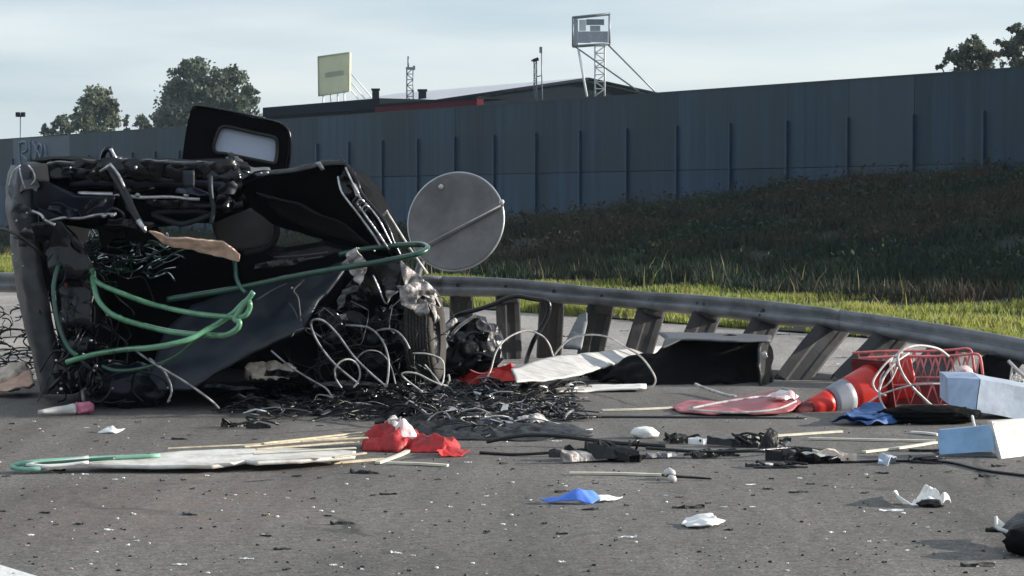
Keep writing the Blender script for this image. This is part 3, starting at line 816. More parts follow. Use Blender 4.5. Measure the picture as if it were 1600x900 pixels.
def beam(x0, x1, off):
    bm = newbm(); n = max(6, int((x1 - x0) / 25)); rows = []
    for i in range(n + 1):
        px = x0 + (x1 - x0) * i / n
        # smooth station values
        y0 = y1 = D = 0
        for d in (-40, -20, 0, 20, 40):
            q = rail_at(px + d); y0 += q[1] / 5; y1 += q[2] / 5; D += q[3] / 5
        y0 += 1.4 * noise.noise(Vector((px * .012, 3, 0))); y1 += 2.0 * noise.noise(Vector((px * .012, 9, 0)))
        T = W(px, y0, D); B = W(px, y1, D - .03 - .1 * min(1, max(0, px - 700) / 900))
        ax = (B - T); out_ = Vector((0, -1, .25)).normalized()
        rows.append([bm.verts.new(T + ax * f + out_ * (o + off) * (1 if f < 0.99 else 1)) for f, o in PROF])
    for i in range(n):
        for j in range(len(PROF) - 1):
            f = bm.faces.new((rows[i][j], rows[i + 1][j], rows[i + 1][j + 1], rows[i][j + 1])); f.smooth = True
    solid(bm, .006)
    return bm
for i, (x0, x1) in enumerate(((-120, 330), (315, 690), (675, 1000), (985, 1310), (1295, 1740))):
    obj('beam', beam(x0, x1, .005 * (i % 2)), M['galv'], gr)
POSTS = [(300, 456, 300, 560, 30), (480, 456, 480, 556, 30), (600, 458, 600, 556, 32), (722, 458, 722, 556, 33), (794, 461, 798, 562, 34), (865, 466, 859, 560, 36), (944, 474, 922, 566, 38), (1024, 480, 992, 574, 40), (1112, 488, 1068, 580, 40), (1206, 498, 1150, 588, 42), (1312, 500, 1235, 596, 46), (1404, 512, 1322, 602, 48), (1492, 530, 1420, 612, 48), (1585, 560, 1520, 618, 48)]
for (tx, ty, bx, by, w) in POSTS:
    D = rail_at(tx)[3]
    q_ = rail_at(tx); T = W(tx, q_[1] * .45 + q_[2] * .55, D + .08); B = W(bx, by, 4680 / (by - 320) + .0)
    ax = (B - T).normalized()
    ww = w / FPX * D
    sd = Vector((1, 0, 0)); sd = (sd - ax * sd.dot(ax)).normalized(); nn = ax.cross(sd).normalized()
    if nn.y > 0: nn = -nn
    ang = R(-14); s2 = sd * math.cos(ang) - nn * math.sin(ang) * -1; n2 = s2.cross(ax).normalized()
    if n2.y > 0: n2 = -n2
    bm = newbm()
    prof = [(-.56, .0, -.25), (-.56, .0, 0), (-.2, 0, .0), (-.12, 0, -.03), (.2, 0, -.03), (.28, 0, 0), (.5, 0, -.01), (.56, 0, -.05)]
    segs = 4; rows = []
    for k in range(segs + 1):
        p = T.lerp(B, k / segs) + nn * .015 * math.sin(k * 1.3 + tx)
        rows.append([bm.verts.new(p + s2 * a * ww * .95 + n2 * c * ww) for a, _, c in prof])
    for k in range(segs):
        for j in range(len(prof) - 1): bm.faces.new((rows[k][j], rows[k + 1][j], rows[k + 1][j + 1], rows[k][j + 1]))
    solid(bm, .005)
    obj('post', bm, M['galv_dark'], gr)
    if tx > 1250: continue
    bm = newbm(); c = T + ax * .07 + n2 * .02
    box(bm, c, (ww * .8, .09, .12), Matrix((s2, n2, ax)).transposed()); bevel(bm, .01, 1); obj('spacer', bm, M['galv_dark'], gr)
for px_ in range(40, 1640, 75):
    q_ = rail_at(px_); c_ = W(px_, q_[1] * .5 + q_[2] * .5, q_[3] - .03)
    obj('bolt', lump(c_, (.016, .016, .016), px_, .1, 2, 1), M['galv_dark'], gr)
# lower beam torn to the ground
rows = [[W(x, y, D) for x, y, D in ((1040, 574, 17.7), (1190, 577, 17.3), (1330, 588, 17.0), (1500, 606, 16.5))],
        [W(x, y, D) for x, y, D in ((1040, 588, 17.55), (1190, 590, 17.15), (1330, 600, 16.85), (1500, 618, 16.35))],
        [W(x, y, D) for x, y, D in ((1040, 603, 17.5), (1190, 606, 17.1), (1330, 614, 16.8), (1500, 632, 16.3))]]
obj('lower_beam', loft(rows, 16, 8, .006, .01, 5, 3), M['galv_dark'], gr)

# ------------------------------------------------------------------ the wrecked van
VD = 14.7
van = thing('wrecked_van', G(350, 610), 'crushed black van torn open with its rear door standing up on top', 'van')
def PW(pts, D=None):
    return [W(p[0], p[1], p[2] if len(p) > 2 else D) for p in pts]

# left body side: curved grey panel seen end on, with its inner wall going back
Lrow = [(78, 250, 24, 36), (44, 258, 20, 64), (20, 276, 13, 62), (12, 320, 12, 60), (12, 380, 18, 62), (20, 430, 24, 68), (32, 480, 33, 78), (44, 530, 44, 89), (58, 580, 57, 102), (66, 616, 66, 112)]
rows = []
for (_, y, xl, xr) in Lrow[1:]:
    rows.append([W(xl + 3, y, 15.6), W(xl, y, 15.0), W(xl + (xr - xl) * .35, y, 14.72), W(xr, y, 14.75)])
obj('side_panel', loft(rows, 14, 30, .01, .02, 6, 2), M['side_grey'], van, label='dark grey curved left body side')
rows = []
for (_, y, xl, xr) in Lrow[1:]:
    a = W(xr, y, 14.76); b = W(xl + 4, y, 15.0); b.y = 17.2; b.x = a.x - .02
    rows.append([a, a.lerp(b, .5) + Vector((.03, 0, 0)), b])
obj('inner_side', loft(rows, 6, 20, .008, .02, 4, 5), M['black_matte'], van)
# crumpled corner at top left
obj('roof_corner', sheet(PW([(14, 285, 14.9), (22, 262, 14.85), (44, 253, 14.8), (78, 249, 14.75), (76, 262, 14.7), (60, 276, 14.65), (58, 300, 14.6), (44, 292, 14.62), (30, 300, 14.7), (16, 315, 14.8)]), .006, 4, .02, 9, 4, True), M['grey_panel'], van)
bm = newbm()
for pl in ([(30, 262), (34, 280), (40, 296)], [(44, 258), (52, 268), (55, 280), (48, 290)], [(14, 292), (20, 270), (32, 258)]):
    tube(bm, [W(x, y, 14.58) for x, y in pl], .006, 5, 4)
obj('crease_edge', bm, M['bare_metal'], van)  # bright tubes stand in for the sheen along the curved roof edge
obj('inner_flap', sheet(PW([(48, 258, 14.62), (74, 256, 14.6), (78, 284, 14.6), (56, 282, 14.62)]), .006, 3, .008, 6, 9), M['lining'], van)
# roof skin (seen from just below its level) and header beams
rows = [[W(46, 252, 14.8), W(90, 249.5, 14.75), W(160, 250, 14.75), W(260, 253, 14.75), W(340, 256, 14.75), W(392, 262, 14.8)],
        [W(60, 246, 15.8), W(110, 245, 15.8), W(180, 247, 15.8), W(260, 249, 15.8), W(340, 250, 15.8), W(385, 254, 15.8)],
        [W(80, 247, 17.0), W(120, 246, 17.0), W(180, 248, 17.0), W(260, 250, 17.0), W(340, 251, 17.0), W(380, 256, 17.0)]]
obj('roof', loft(rows, 26, 12, .02, .014, 5, 6), M['black_matte'], van)
bm = sheet(PW([(150, 249, 14.62), (200, 248, 14.62), (290, 252, 14.62), (352, 254, 14.62), (360, 247, 14.7), (372, 258, 14.62), (380, 272, 14.62), (372, 282, 14.64), (300, 277, 14.66), (200, 275, 14.66), (140, 278, 14.66), (78, 276, 14.66), (74, 254, 14.64)]), .05, 4, .02, 9, 8, True)
obj('header_beam', bm, M['black_paint'], van)
bm = newbm()
for pl, r in (([(120, 289, 14.75), (230, 287, 14.7), (330, 290, 14.72), (372, 290, 14.8)], .028), ([(128, 303, 14.7), (200, 306, 14.66), (270, 307, 14.64), (312, 311, 14.66)], .012),
              ([(76, 346, 14.7), (110, 341, 14.66), (160, 337, 14.64), (180, 336, 14.66)], .011), ([(30, 322, 14.66), (62, 335, 14.62), (84, 350, 14.6), (100, 352, 14.62)], .010)):
    pass
for i, (pl, r, m) in enumerate(((([(110, 287, 14.8), (230, 286, 14.75), (330, 289, 14.76), (376, 290, 14.85)]), .032, 'dark_blue_paint'),
        (([(122, 302, 14.66), (200, 306, 14.62), (270, 307, 14.62), (312, 311, 14.64)]), .011, 'bare_metal'),
        (([(72, 347, 14.66), (110, 341, 14.62), (160, 337, 14.6), (182, 336, 14.62)]), .010, 'bare_metal'),
        (([(26, 318, 14.62), (62, 335, 14.58), (70, 345, 14.56), (86, 352, 14.56)]), .010, 'bare_metal'),
        (([(230, 318, 14.9), (300, 322, 14.85), (380, 318, 14.9)]), .035, 'black_paint'))):
    bm = newbm(); tube(bm, [W(*p) for p in pl], r, 8, 9)
    for v in bm.verts: v.co += Vector((0, noise.noise(v.co * 7), noise.noise(v.co * 7 + Vector((3, 3, 3))))) * .016
    obj('roof_rail', bm, M[m], van)
# dark wedge (box section) under the header at left
obj('box_section', sheet(PW([(56, 284, 14.72), (70, 282, 14.7), (120, 303, 14.68), (180, 306, 14.68), (172, 335, 14.72), (110, 340, 14.75), (72, 345, 14.75), (60, 320, 14.74)]), .05, 4, .012, 5, 12), M['dark_blue_paint'], van)
obj('headlining', sheet(PW([(80, 262, 15.2), (200, 262, 15.1), (330, 266, 15.1), (390, 285, 15.1), (400, 315, 15.4), (330, 345, 15.3), (240, 352, 15.2), (150, 360, 15.2), (90, 350, 15.2)]), .02, 4, .03, 4, 13), M['black_matte'], van)
# bracket on top, diagonal strut, hanging strap, visor loop
bm = newbm(); tube(bm, [W(160, 252, 14.7), W(162, 240, 14.66), W(169, 232, 14.64), W(176, 240, 14.64), W(182, 248, 14.66), W(190, 248, 14.7)], .017, 6, 5)
obj('roof_bracket', bm, M['black_paint'], van)
bm = newbm(); tube(bm, [W(173, 232, 14.62), W(177, 241, 14.62), W(181, 247, 14.62)], .012, 5, 3); obj('bracket_edge', bm, M['bare_metal'], van)
pts = [W(168, 258, 14.55), W(180, 276, 14.5), W(196, 305, 14.45), (W(212, 338, 14.4)), W(226, 360, 14.38)]
bm = newbm(); tube(bm, pts, .038, 5, 4, taper=.7); obj('diagonal_strut', bm, M['black_paint'], van)
bm = newbm(); tube(bm, [W(172, 256, 14.46), W(186, 274, 14.42), W(194, 292, 14.4)], .009, 5, 4); obj('strut_edge', bm, M['bare_metal'], van)
bm = newbm(); tube(bm, [W(216, 345, 14.34), W(228, 362, 14.3)], .02, 5, 2, taper=.6); obj('strut_tip', bm, M['bare_metal'], van)
bm = newbm(); tube(bm, [W(156, 268, 14.5), (W(165, 262, 14.46)), W(170, 258, 14.46)], .008, 5, 3)
obj('strut_edge', bm, M['bare_metal'], van)
bm = newbm(); tube(bm, [W(329, 276, 14.55), W(329, 292, 14.5), W(331, 312, 14.5), W(334, 326, 14.5), W(330, 350, 14.5)], .016, 5, 5); obj('strap', bm, M['grey_paint'], van)
bm = newbm(); tube(bm, [W(164, 334, 14.6), W(174, 326, 14.58), W(188, 330, 14.56), W(194, 340, 14.56), W(184, 344, 14.58)], .009, 5, 5); obj('grab_loop', bm, M['grey_paint'], van)
bm = newbm(); tube(bm, [W(240, 335, 14.8), W(262, 345, 14.75), (W(285, 350, 14.75)), W(312, 342, 14.75), W(326, 334, 14.8), (W(300, 330, 14.85)), W(262, 331, 14.85)], .02, 6, 5, closed=True); obj('visor_frame', bm, M['grey_paint'], van)
for i, (x, y) in enumerate(((163, 337), (215, 305), (291, 305), (176, 336))):
    bm = lump(W(x, y, 14.54), (.018, .014, .016), i, .2, 2, 2); obj('bolt_head', bm, M['bare_metal'], van)
bm = sheet(PW([(286, 266, 14.56), (304, 266, 14.56), (304, 294, 14.56), (286, 294, 14.56)]), .01, 2, .004, 9, 2); obj('bracket_plate', bm, M['grey_paint'], van)

obj('door_pillar', sheet(PW([(56, 350, 14.7), (98, 346, 14.68), (126, 378, 14.66), (148, 436, 14.66), (146, 520, 14.66), (128, 600, 14.66), (90, 606, 14.7), (104, 480, 14.72), (88, 420, 14.74), (66, 388, 14.74)]), .04, 4, .03, 6, 71, True), M['black_paint'], van)
obj('door_pillar', sheet(PW([(150, 352, 14.9), (240, 346, 14.9), (252, 372, 14.9), (232, 378, 14.95), (190, 368, 14.95), (160, 380, 14.95)]), .04, 4, .03, 6, 72, True), M['black_matte'], van)
fr_ = random.Random(8)
for (x, y) in ((26, 345), (42, 333), (68, 341), (82, 350), (218, 350), (228, 358), (20, 398), (26, 408), (36, 416), (168, 492), (88, 563), (130, 553), (142, 532), (150, 572), (147, 579), (172, 564), (120, 602), (96, 608), (90, 614), (176, 607), (262, 606), (266, 626), (146, 268), (212, 262), (110, 262), (456, 450), (470, 500), (585, 392), (560, 388)):
    w_ = fr_.uniform(3, 6)
    obj('glint_flake', lump(W(x, y, 14.42 if x > 40 else 14.66), (w_ / FPX * 14.4 * .5, .008, w_ / FPX * 14.4 * fr_.uniform(.3, .7)), int(x), .5, 2, 1, Matrix.Rotation(fr_.uniform(0, 3), 3, 'Y')), M['bare_metal'], van)  # small bare metal flakes added as glints on the crushed body
for i, (x, y, l, h_, r_, m_) in enumerate(((120, 268, 46, 14, .1, 'dark_blue_paint'), (210, 296, 60, 10, -.1, 'black_paint'), (300, 300, 50, 12, .1, 'dark_blue_paint'), (352, 318, 30, 26, .5, 'black_paint'), (100, 328, 50, 18, .3, 'dark_blue_paint'),
        (150, 318, 36, 16, -.6, 'grey_paint'), (270, 318, 60, 12, .05, 'black_plastic'), (356, 296, 30, 20, -.4, 'grey_paint'), (205, 350, 70, 14, .1, 'black_paint'), (40, 372, 22, 30, .9, 'side_grey'), (36, 330, 26, 22, .5, 'side_grey'),
        (440, 412, 80, 10, -.12, 'black_paint'), (560, 455, 40, 34, .7, 'black_paint'), (600, 500, 44, 30, -.5, 'black_plastic'), (520, 500, 40, 24, .9, 'black_paint'), (630, 520, 28, 40, .2, 'grey_paint'), (580, 560, 60, 18, .1, 'black_plastic'), (440, 585, 50, 14, .1, 'black_plastic'), (360, 606, 80, 8, .05, 'grey_paint'), (540, 600, 90, 8, -.03, 'grey_panel'), (110, 590, 24, 40, .3, 'black_paint'), (150, 600, 20, 44, -.2, 'black_paint'))):
    c_, s_ = math.cos(r_), math.sin(r_); q_ = []
    for u_, v_ in ((-.5, -.3), (-.1, -.5), (.45, -.35), (.55, .1), (.2, .5), (-.2, .3), (-.55, .45)):
        dx, dy = u_ * l, v_ * h_
        q_.append((x + dx * c_ - dy * s_, y + dx * s_ + dy * c_, 14.5 + .05 * math.sin(i * 2.1)))
    obj('torn_strip', sheet(PW(q_), .006, 3, .03, 12, 200 + i, True, i % 2 == 0), M[m_], van)
# rear door standing upright
def ring_plate(outer, inner, th):
    bm = newbm(); n = len(outer)
    A = [bm.verts.new(p) for p in outer]; B = [bm.verts.new(p) for p in inner]
    A2 = [bm.verts.new(Vector(p) + Vector((.0, th, 0))) for p in outer]; B2 = [bm.verts.new(Vector(p) + Vector((0, th, 0))) for p in inner]
    for i in range(n):
        j = (i + 1) % n
        bm.faces.new((A[i], A[j], B[j], B[i])); bm.faces.new((A2[j], A2[i], B2[i], B2[j]))
        bm.faces.new((A[j], A[i], A2[i], A2[j])); bm.faces.new((B[i], B[j], B2[j], B2[i]))
    return bm
outer = [(298, 172), (308, 167), (330, 168), (370, 178), (410, 187), (438, 193), (448, 201), (451, 214), (450, 240), (447, 264), (415, 268), (370, 262), (325, 256), (284, 252), (289, 215), (293, 192)]
inner = [(341, 206), (346, 199), (356, 198), (374, 202), (400, 208), (424, 213), (431, 217), (433, 224), (433, 238), (431, 251), (427, 255), (410, 252), (380, 246), (352, 240), (338, 238), (334, 228)]
bm = ring_plate(PW(outer, 16.4), PW(inner, 16.42), .07)
bmesh.ops.subdivide_edges(bm, edges=bm.edges[:], cuts=1)
obj('rear_door', bm, M['black_matte'], van)
rd = bpy.data.objects[[o.name for o in van.children if o.name.startswith('rear_door')][0]]
bm = newbm(); f = bm.faces.new([bm.verts.new(W(x, y, 16.455)) for x, y in inner]); solid(bm, .006); obj('window_pane', bm, M['glass'], rd)
bm = newbm(); tube(bm, PW(inner, 16.4), .012, 6, 3, closed=True); obj('window_seal', bm, M['rubber'], rd)
bm = newbm(); tube(bm, PW([(441, 194, 16.4), (452, 208, 16.4), (453, 240, 16.42), (449, 262, 16.44)]), .012, 5, 4); tube(bm, PW([(300, 170, 16.4), (310, 165.5, 16.4), (370, 176, 16.4), (438, 192, 16.4)]), .010, 5, 4)
obj('door_edge', bm, M['black_paint'], rd)
obj('door_hinge', sheet(PW([(352, 248, 16.3), (372, 246, 16.25), (392, 262, 15.6), (420, 264, 15.8), (424, 270, 15.6), (398, 276, 15.2), (378, 268, 15.3)]), .008, 3, .01, 8, 5), M['grey_panel'], van)
bm = newbm()
for x, y in ((387, 269), (418, 270), (408, 271), (500, 262)):
    bmesh.ops.create_icosphere(bm, subdivisions=1, radius=.011, matrix=Matrix.Translation(W(x, y, 14.8)))
obj('rivets', bm, M['bare_metal'], van)

# torn black roof half hanging to the right
obj('torn_roof', sheet(PW([(370, 290, 15.0), (395, 274, 14.95), (450, 267, 14.85), (500, 256, 14.75), (535, 251, 14.7), (543, 262, 14.7), (560, 290, 14.75), (590, 338, 14.85), (618, 384, 15.0), (622, 398, 15.05), (590, 396, 15.1), (560, 386, 15.1), (520, 374, 15.1), (470, 360, 15.1), (430, 344, 15.1), (392, 322, 15.1)]), .02, 4, .04, 3.5, 14), M['black_matte'], van)
obj('torn_roof_edge', loft([PW([(372, 288, 14.95), (398, 272, 14.9), (450, 265, 14.8), (500, 254, 14.7), (537, 249, 14.66)]), PW([(374, 296, 14.92), (400, 280, 14.86), (450, 272, 14.76), (500, 262, 14.66), (540, 258, 14.62)])], 20, 3, .01, .012, 9, 3), M['black_paint'], van)
obj('glint_flake', sheet(PW([(494, 254, 14.64), (500, 252, 14.62), (508, 264, 14.62), (502, 266, 14.62)]), .004, 2, .006, 20, 3), M['bare_metal'], van)  # one more flake added as a glint on the torn roof
obj('inside_panel', sheet(PW([(400, 300, 14.84), (470, 318, 14.82), (540, 352, 14.86), (580, 384, 14.9), (520, 372, 14.92), (440, 342, 14.95)]), .01, 3, .02, 5, 21), M['black_plastic'], van)
# right hand pillar: shiny torn strips
for i, (pl, r, m) in enumerate(((([(536, 254, 14.64), (556, 280, 14.62), (566, 305, 14.6), (600, 345, 14.6), (614, 378, 14.6), (625, 400, 14.62)]), .016, 'black_paint'),
        (([(540, 262, 14.6), (550, 284, 14.56), (560, 302, 14.54)]), .007, 'bare_metal'),
        (([(528, 276, 14.58), (534, 300, 14.54), (556, 330, 14.52), (580, 362, 14.52), (594, 384, 14.52)]), .007, 'bare_metal'),
        (([(558, 318, 14.56), (575, 342, 14.52), (592, 366, 14.52), (608, 390, 14.52)]), .007, 'bare_metal'),
        (([(570, 316, 14.6), (590, 340, 14.56), (604, 366, 14.56), (614, 386, 14.58)]), .006, 'bare_metal'),
        (([(583, 430, 14.5), (590, 446, 14.48), (600, 470, 14.48), (604, 474, 14.48)]), .006, 'bare_metal'))):
    bm = newbm(); tube(bm, [W(*p) for p in pl], r, 5, 5); obj('pillar_strip', bm, M[m], van)
obj('pillar_skin', sheet(PW([(540, 258, 14.7), (552, 272, 14.66), (562, 300, 14.62), (584, 326, 14.6), (606, 362, 14.6), (626, 400, 14.64), (612, 404, 14.72), (590, 384, 14.74), (562, 340, 14.76), (540, 306, 14.76), (530, 280, 14.74)]), .008, 4, .025, 12, 15, True), M['black_paint'], van)
for k in range(5):
    x, y = 556 + k * 4.2, 308 + k * 4.6
    bm = newbm(); tube(bm, [W(x - 5, y + 6, 14.56), W(x + 2, y - 1, 14.5), W(x + 9, y + 2, 14.52)], .006, 5, 4); obj('pillar_rib', bm, M['bare_metal' if k % 2 else 'grey_panel'], van)
obj('bright_flake', sheet(PW([(548, 282, 14.58), (556, 288, 14.56), (566, 312, 14.54), (556, 306, 14.56)]), .004, 3, .008, 18, 4), M['torn_metal'], van)
obj('torn_flake', sheet(PW([(534, 412, 14.5), (546, 394, 14.45), (556, 388, 14.42), (566, 404, 14.42), (572, 412, 14.44), (566, 436, 14.42), (562, 446, 14.42), (552, 436, 14.46), (546, 424, 14.48)]), .005, 3, .025, 12, 16, True, False), M['torn_metal'], van)
obj('hanging_rag', sheet(PW([(536, 452, 14.5), (552, 448, 14.46), (562, 446, 14.44), (556, 456, 14.46), (540, 460, 14.48), (538, 474, 14.48), (530, 486, 14.5), (526, 470, 14.5)]), .005, 3, .015, 14, 17, True), M['grey_panel'], van)
for i, pl in enumerate(([(626, 408, 14.5), (640, 420, 14.45), (660, 436, 14.45), (680, 452, 14.5), (676, 466, 14.5), (660, 462, 14.46), (650, 470, 14.44), (640, 460, 14.44), (632, 440, 14.46)],
                        [(618, 446, 14.48), (640, 444, 14.42), (652, 456, 14.4), (646, 478, 14.4), (640, 484, 14.4), (628, 476, 14.42), (622, 462, 14.44)],
                        [(598, 458, 14.5), (612, 452, 14.46), (622, 452, 14.44), (612, 464, 14.44), (604, 476, 14.46)],
                        [(662, 456, 14.5), (680, 462, 14.5), (684, 490, 14.55), (690, 500, 14.55), (680, 506, 14.55), (672, 486, 14.5)],
                        [(640, 470, 14.46), (664, 468, 14.44), (674, 484, 14.46), (660, 500, 14.46), (650, 488, 14.46)])):
    obj('torn_sheet', sheet(PW(pl), .005, 3, .032, 11, 30 + i, True, False), M['torn_metal'], van)
obj('wing_remnant', sheet(PW([(576, 408, 14.62), (624, 402, 14.6), (632, 430, 14.56), (622, 452, 14.54), (606, 472, 14.54), (594, 448, 14.6)]), .008, 3, .03, 8, 41, True), M['black_paint'], van)
bm = newbm(); tube(bm, PW([(588, 344, 14.8), (604, 332, 14.78), (606, 334, 14.78), (640, 388, 14.75), (668, 428, 14.75)]), .009, 5, 2); obj('bent_rod', bm, M['white_cable'], van)
# interior
obj('lining_panel', loft([PW([(330, 330, 15.8), (370, 322, 15.8), (424, 334, 15.8)]), PW([(334, 360, 15.8), (380, 360, 15.78), (427, 362, 15.8)]), PW([(345, 386, 15.8), (380, 391, 15.8), (412, 384, 15.8)])], 12, 10, .02, .004, 5, 3), M['lining'], van, label='brown grey interior panel')
bm = newbm(); tube(bm, PW([(424, 330, 15.7), (432, 350, 15.7), (430, 372, 15.7), (412, 390, 15.7), (380, 396, 15.7)]), .022, 6, 6); obj('lining_seal', bm, M['rubber'], van)
obj('rear_bulkhead', sheet(PW([(90, 290, 16.9), (142, 300, 16.9), (150, 372, 16.9), (200, 372, 16.9), (236, 378, 16.9), (248, 386, 16.9), (330, 388, 16.9), (430, 384, 16.9), (450, 388, 16.8), (500, 380, 16.8), (520, 350, 16.8), (560, 340, 16.8), (610, 410, 16.4), (640, 480, 16.2), (650, 596, 16.0), (520, 606, 16.2), (300, 606, 16.6), (100, 600, 16.8)]), .02, 3, .04, 3, 18), M['black_matte'], van)
obj('load_floor', loft([PW([(100, 610, 14.9), (300, 604, 14.9), (520, 600, 14.9)]), PW([(120, 580, 16.6), (300, 580, 16.6), (520, 580, 16.4)])], 14, 8, .02, .02, 4, 8), M['black_matte'], van)
obj('dash_strip', sheet(PW([(420, 398, 15.0), (470, 392, 14.95), (510, 384, 14.9), (540, 392, 14.85), (500, 404, 14.9), (440, 410, 14.95)]), .02, 3, .015, 6, 19), M['black_plastic'], van)
for y0, y1, xa, xb in ((402, 394, 428, 512), (408, 401, 436, 505)):
    bm = newbm(); tube(bm, PW([(xa, y0, 14.86), ((xa + xb) / 2, (y0 + y1) / 2 + 1, 14.84), (xb, y1, 14.82)]), .005, 5, 4); obj('trim_line', bm, M['grey_panel'], van)
obj('bonnet_slab', sheet(PW([(232, 590, 14.62), (262, 520, 14.85), (300, 480, 14.95), (390, 452, 14.95), (470, 432, 14.9), (545, 408, 14.85), (528, 440, 14.75), (500, 474, 14.65), (476, 520, 14.5), (400, 552, 14.48), (334, 588, 14.46), (300, 612, 14.45), (250, 612, 14.5)]), .02, 4, .028, 3.4, 20), M['slab_blue'], van, label='flat dark blue grey body panel')
bm = newbm()
for pl in ([(474, 438), (460, 450), (457, 456), (464, 466), (468, 490), (472, 520)], [(450, 474), (458, 484), (466, 500)], [(398, 470), (420, 456), (446, 444)]):
    tube(bm, [W(x, y, 14.52 - .0) + Vector((0, .14 * max(0, (520 - y) / 110), 0)) for x, y in pl], .006, 4, 4)
obj('split_edge', bm, M['grey_panel'], van)
obj('engine_bay', sheet(PW([(474, 522, 15.0), (520, 470, 14.95), (545, 430, 14.9), (580, 420, 14.9), (610, 470, 14.9), (640, 500, 14.9), (648, 596, 14.9), (560, 600, 14.9), (480, 600, 14.9), (400, 580, 15.0), (410, 552, 15.0)]), .03, 4, .07, 4, 22), M['black_matte'], van)
for i in range(16):
    x, y = rng.uniform(490, 640), rng.uniform(480, 596)
    sx = rng.uniform(8, 26) / FPX * 14.7
    obj('engine_fragment', lump(W(x, y, 14.75 + rng.uniform(-.1, .1)), (sx, sx * .7, sx * rng.uniform(.3, .8)), i, .5, 1.6, 2, Matrix.Rotation(rng.uniform(0, 3), 3, 'Y')), M[rng.choice(['black_plastic', 'black_paint', 'black_matte', 'grey_paint'])], van)
obj('light_cluster', sheet(PW([(530, 492, 14.55), (540, 490, 14.53), (544, 500, 14.53), (534, 500, 14.54)]), .01, 2, .004, 9, 7), M['torn_metal'], van)
obj('light_cluster', sheet(PW([(526, 503, 14.55), (536, 505, 14.53), (538, 511, 14.53), (528, 508, 14.54)]), .01, 2, .004, 9, 8), M['torn_metal'], van)
# wheel seen on edge at right
def wheel(c, axis, rad, width, tyre_m, rim_m, parent):
    axis = Vector(axis).normalized(); u = axis.cross(Vector((0, 0, 1))).normalized(); w = u.cross(axis)
    def rev(prof, n, m, nm, par):
        bm = newbm(); rg = []
        for i in range(n):
            a = 2 * math.pi * i / n; d = u * math.cos(a) + w * math.sin(a)
            rg.append([bm.verts.new(c + axis * x + d * r) for x, r in prof])
        for i in range(n):
            A, B = rg[i], rg[(i + 1) % n]
            for j in range(len(prof) - 1):
                f = bm.faces.new((A[j], B[j], B[j + 1], A[j + 1])); f.smooth = True
        return obj(nm, bm, m, par)
    h = width / 2
    wp = [(-h * .75, rad * .62), (-h, rad * .72), (-h, rad * .88), (-h * .85, rad * .97)]
    for k in range(-3, 4):
        x = k * h * .22
        wp += [(x - h * .09, rad), (x + h * .06, rad), (x + h * .065, rad * .965), (x + h * .125, rad * .965)]
    wp += [(h * .85, rad * .97), (h, rad * .88), (h, rad * .72), (h * .75, rad * .62)]
    wh = obj('wheel', lump(c, (width * .25, width * .25, width * .25), 3, .1, 2, 2), M['black_plastic'], parent)
    rev(wp, 40, tyre_m, 'tyre', wh)
    rev([(-h * .75, rad * .63), (-h * .3, rad * .58), (-h * .2, rad * .15), (h * .2, rad * .15), (h * .3, rad * .58), (h * .75, rad * .63)], 32, rim_m, 'rim', wh)
wheel(W(664, 524, 14.75), (1, -.14, .05), .3, .185, M['dusty_rubber'], M['black_plastic'], van)
obj('crushed_housing', lump(W(205, 604, 14.8), (.25, .2, .155), 12, .3, 1.6, 4), M['dark_blue_paint'], van)
for i, (x, y, rx, ry) in enumerate(((150, 590, 26, 38), (176, 596, 40, 34), (236, 600, 30, 30), (210, 606, 52, 26))):
    bm = newbm(); tube(bm, [W(x + rx * math.cos(a), min(y + ry * math.sin(a), 636), 14.5 - .08 * math.sin(a + i)) for a in [k * .7 + i for k in range(7)]], .006, 5, 5); obj('loose_wire', bm, M['black_cable'], van)
obj('side_panel', loft([PW([(548, 262, 14.85), (600, 350, 14.85), (622, 400, 14.9), (640, 500, 15.0), (640, 600, 15.0)]), [W(548, 262, 14.85) + Vector((0, 1.2, 0)), W(600, 350, 14.85) + Vector((0, 1.2, 0)), W(622, 400, 14.9) + Vector((-.05, 1.2, 0)), W(640, 500, 15) + Vector((-.1, 1.2, 0)), W(640, 600, 15) + Vector((-.1, 1.2, 0))], [W(548, 262, 14.85) + Vector((-.2, 2.3, 0)), W(600, 350, 14.85) + Vector((-.25, 2.3, 0)), W(622, 400, 14.9) + Vector((-.3, 2.3, 0)), W(640, 500, 15) + Vector((-.3, 2.3, 0)), W(640, 600, 15) + Vector((-.3, 2.3, 0))]], 16, 10, .01, .05, 4, 77), M['black_matte'], van, label='crushed black right body side')
obj('mudguard', loft([PW([(640, 470, 14.6), (652, 448, 14.55), (672, 450, 14.55), (688, 480, 14.6)]), PW([(642, 476, 15.0), (652, 440, 15.0), (672, 446, 15.0), (688, 478, 15.0)])], 14, 4, .006, .02, 9, 11), M['torn_metal'], van)
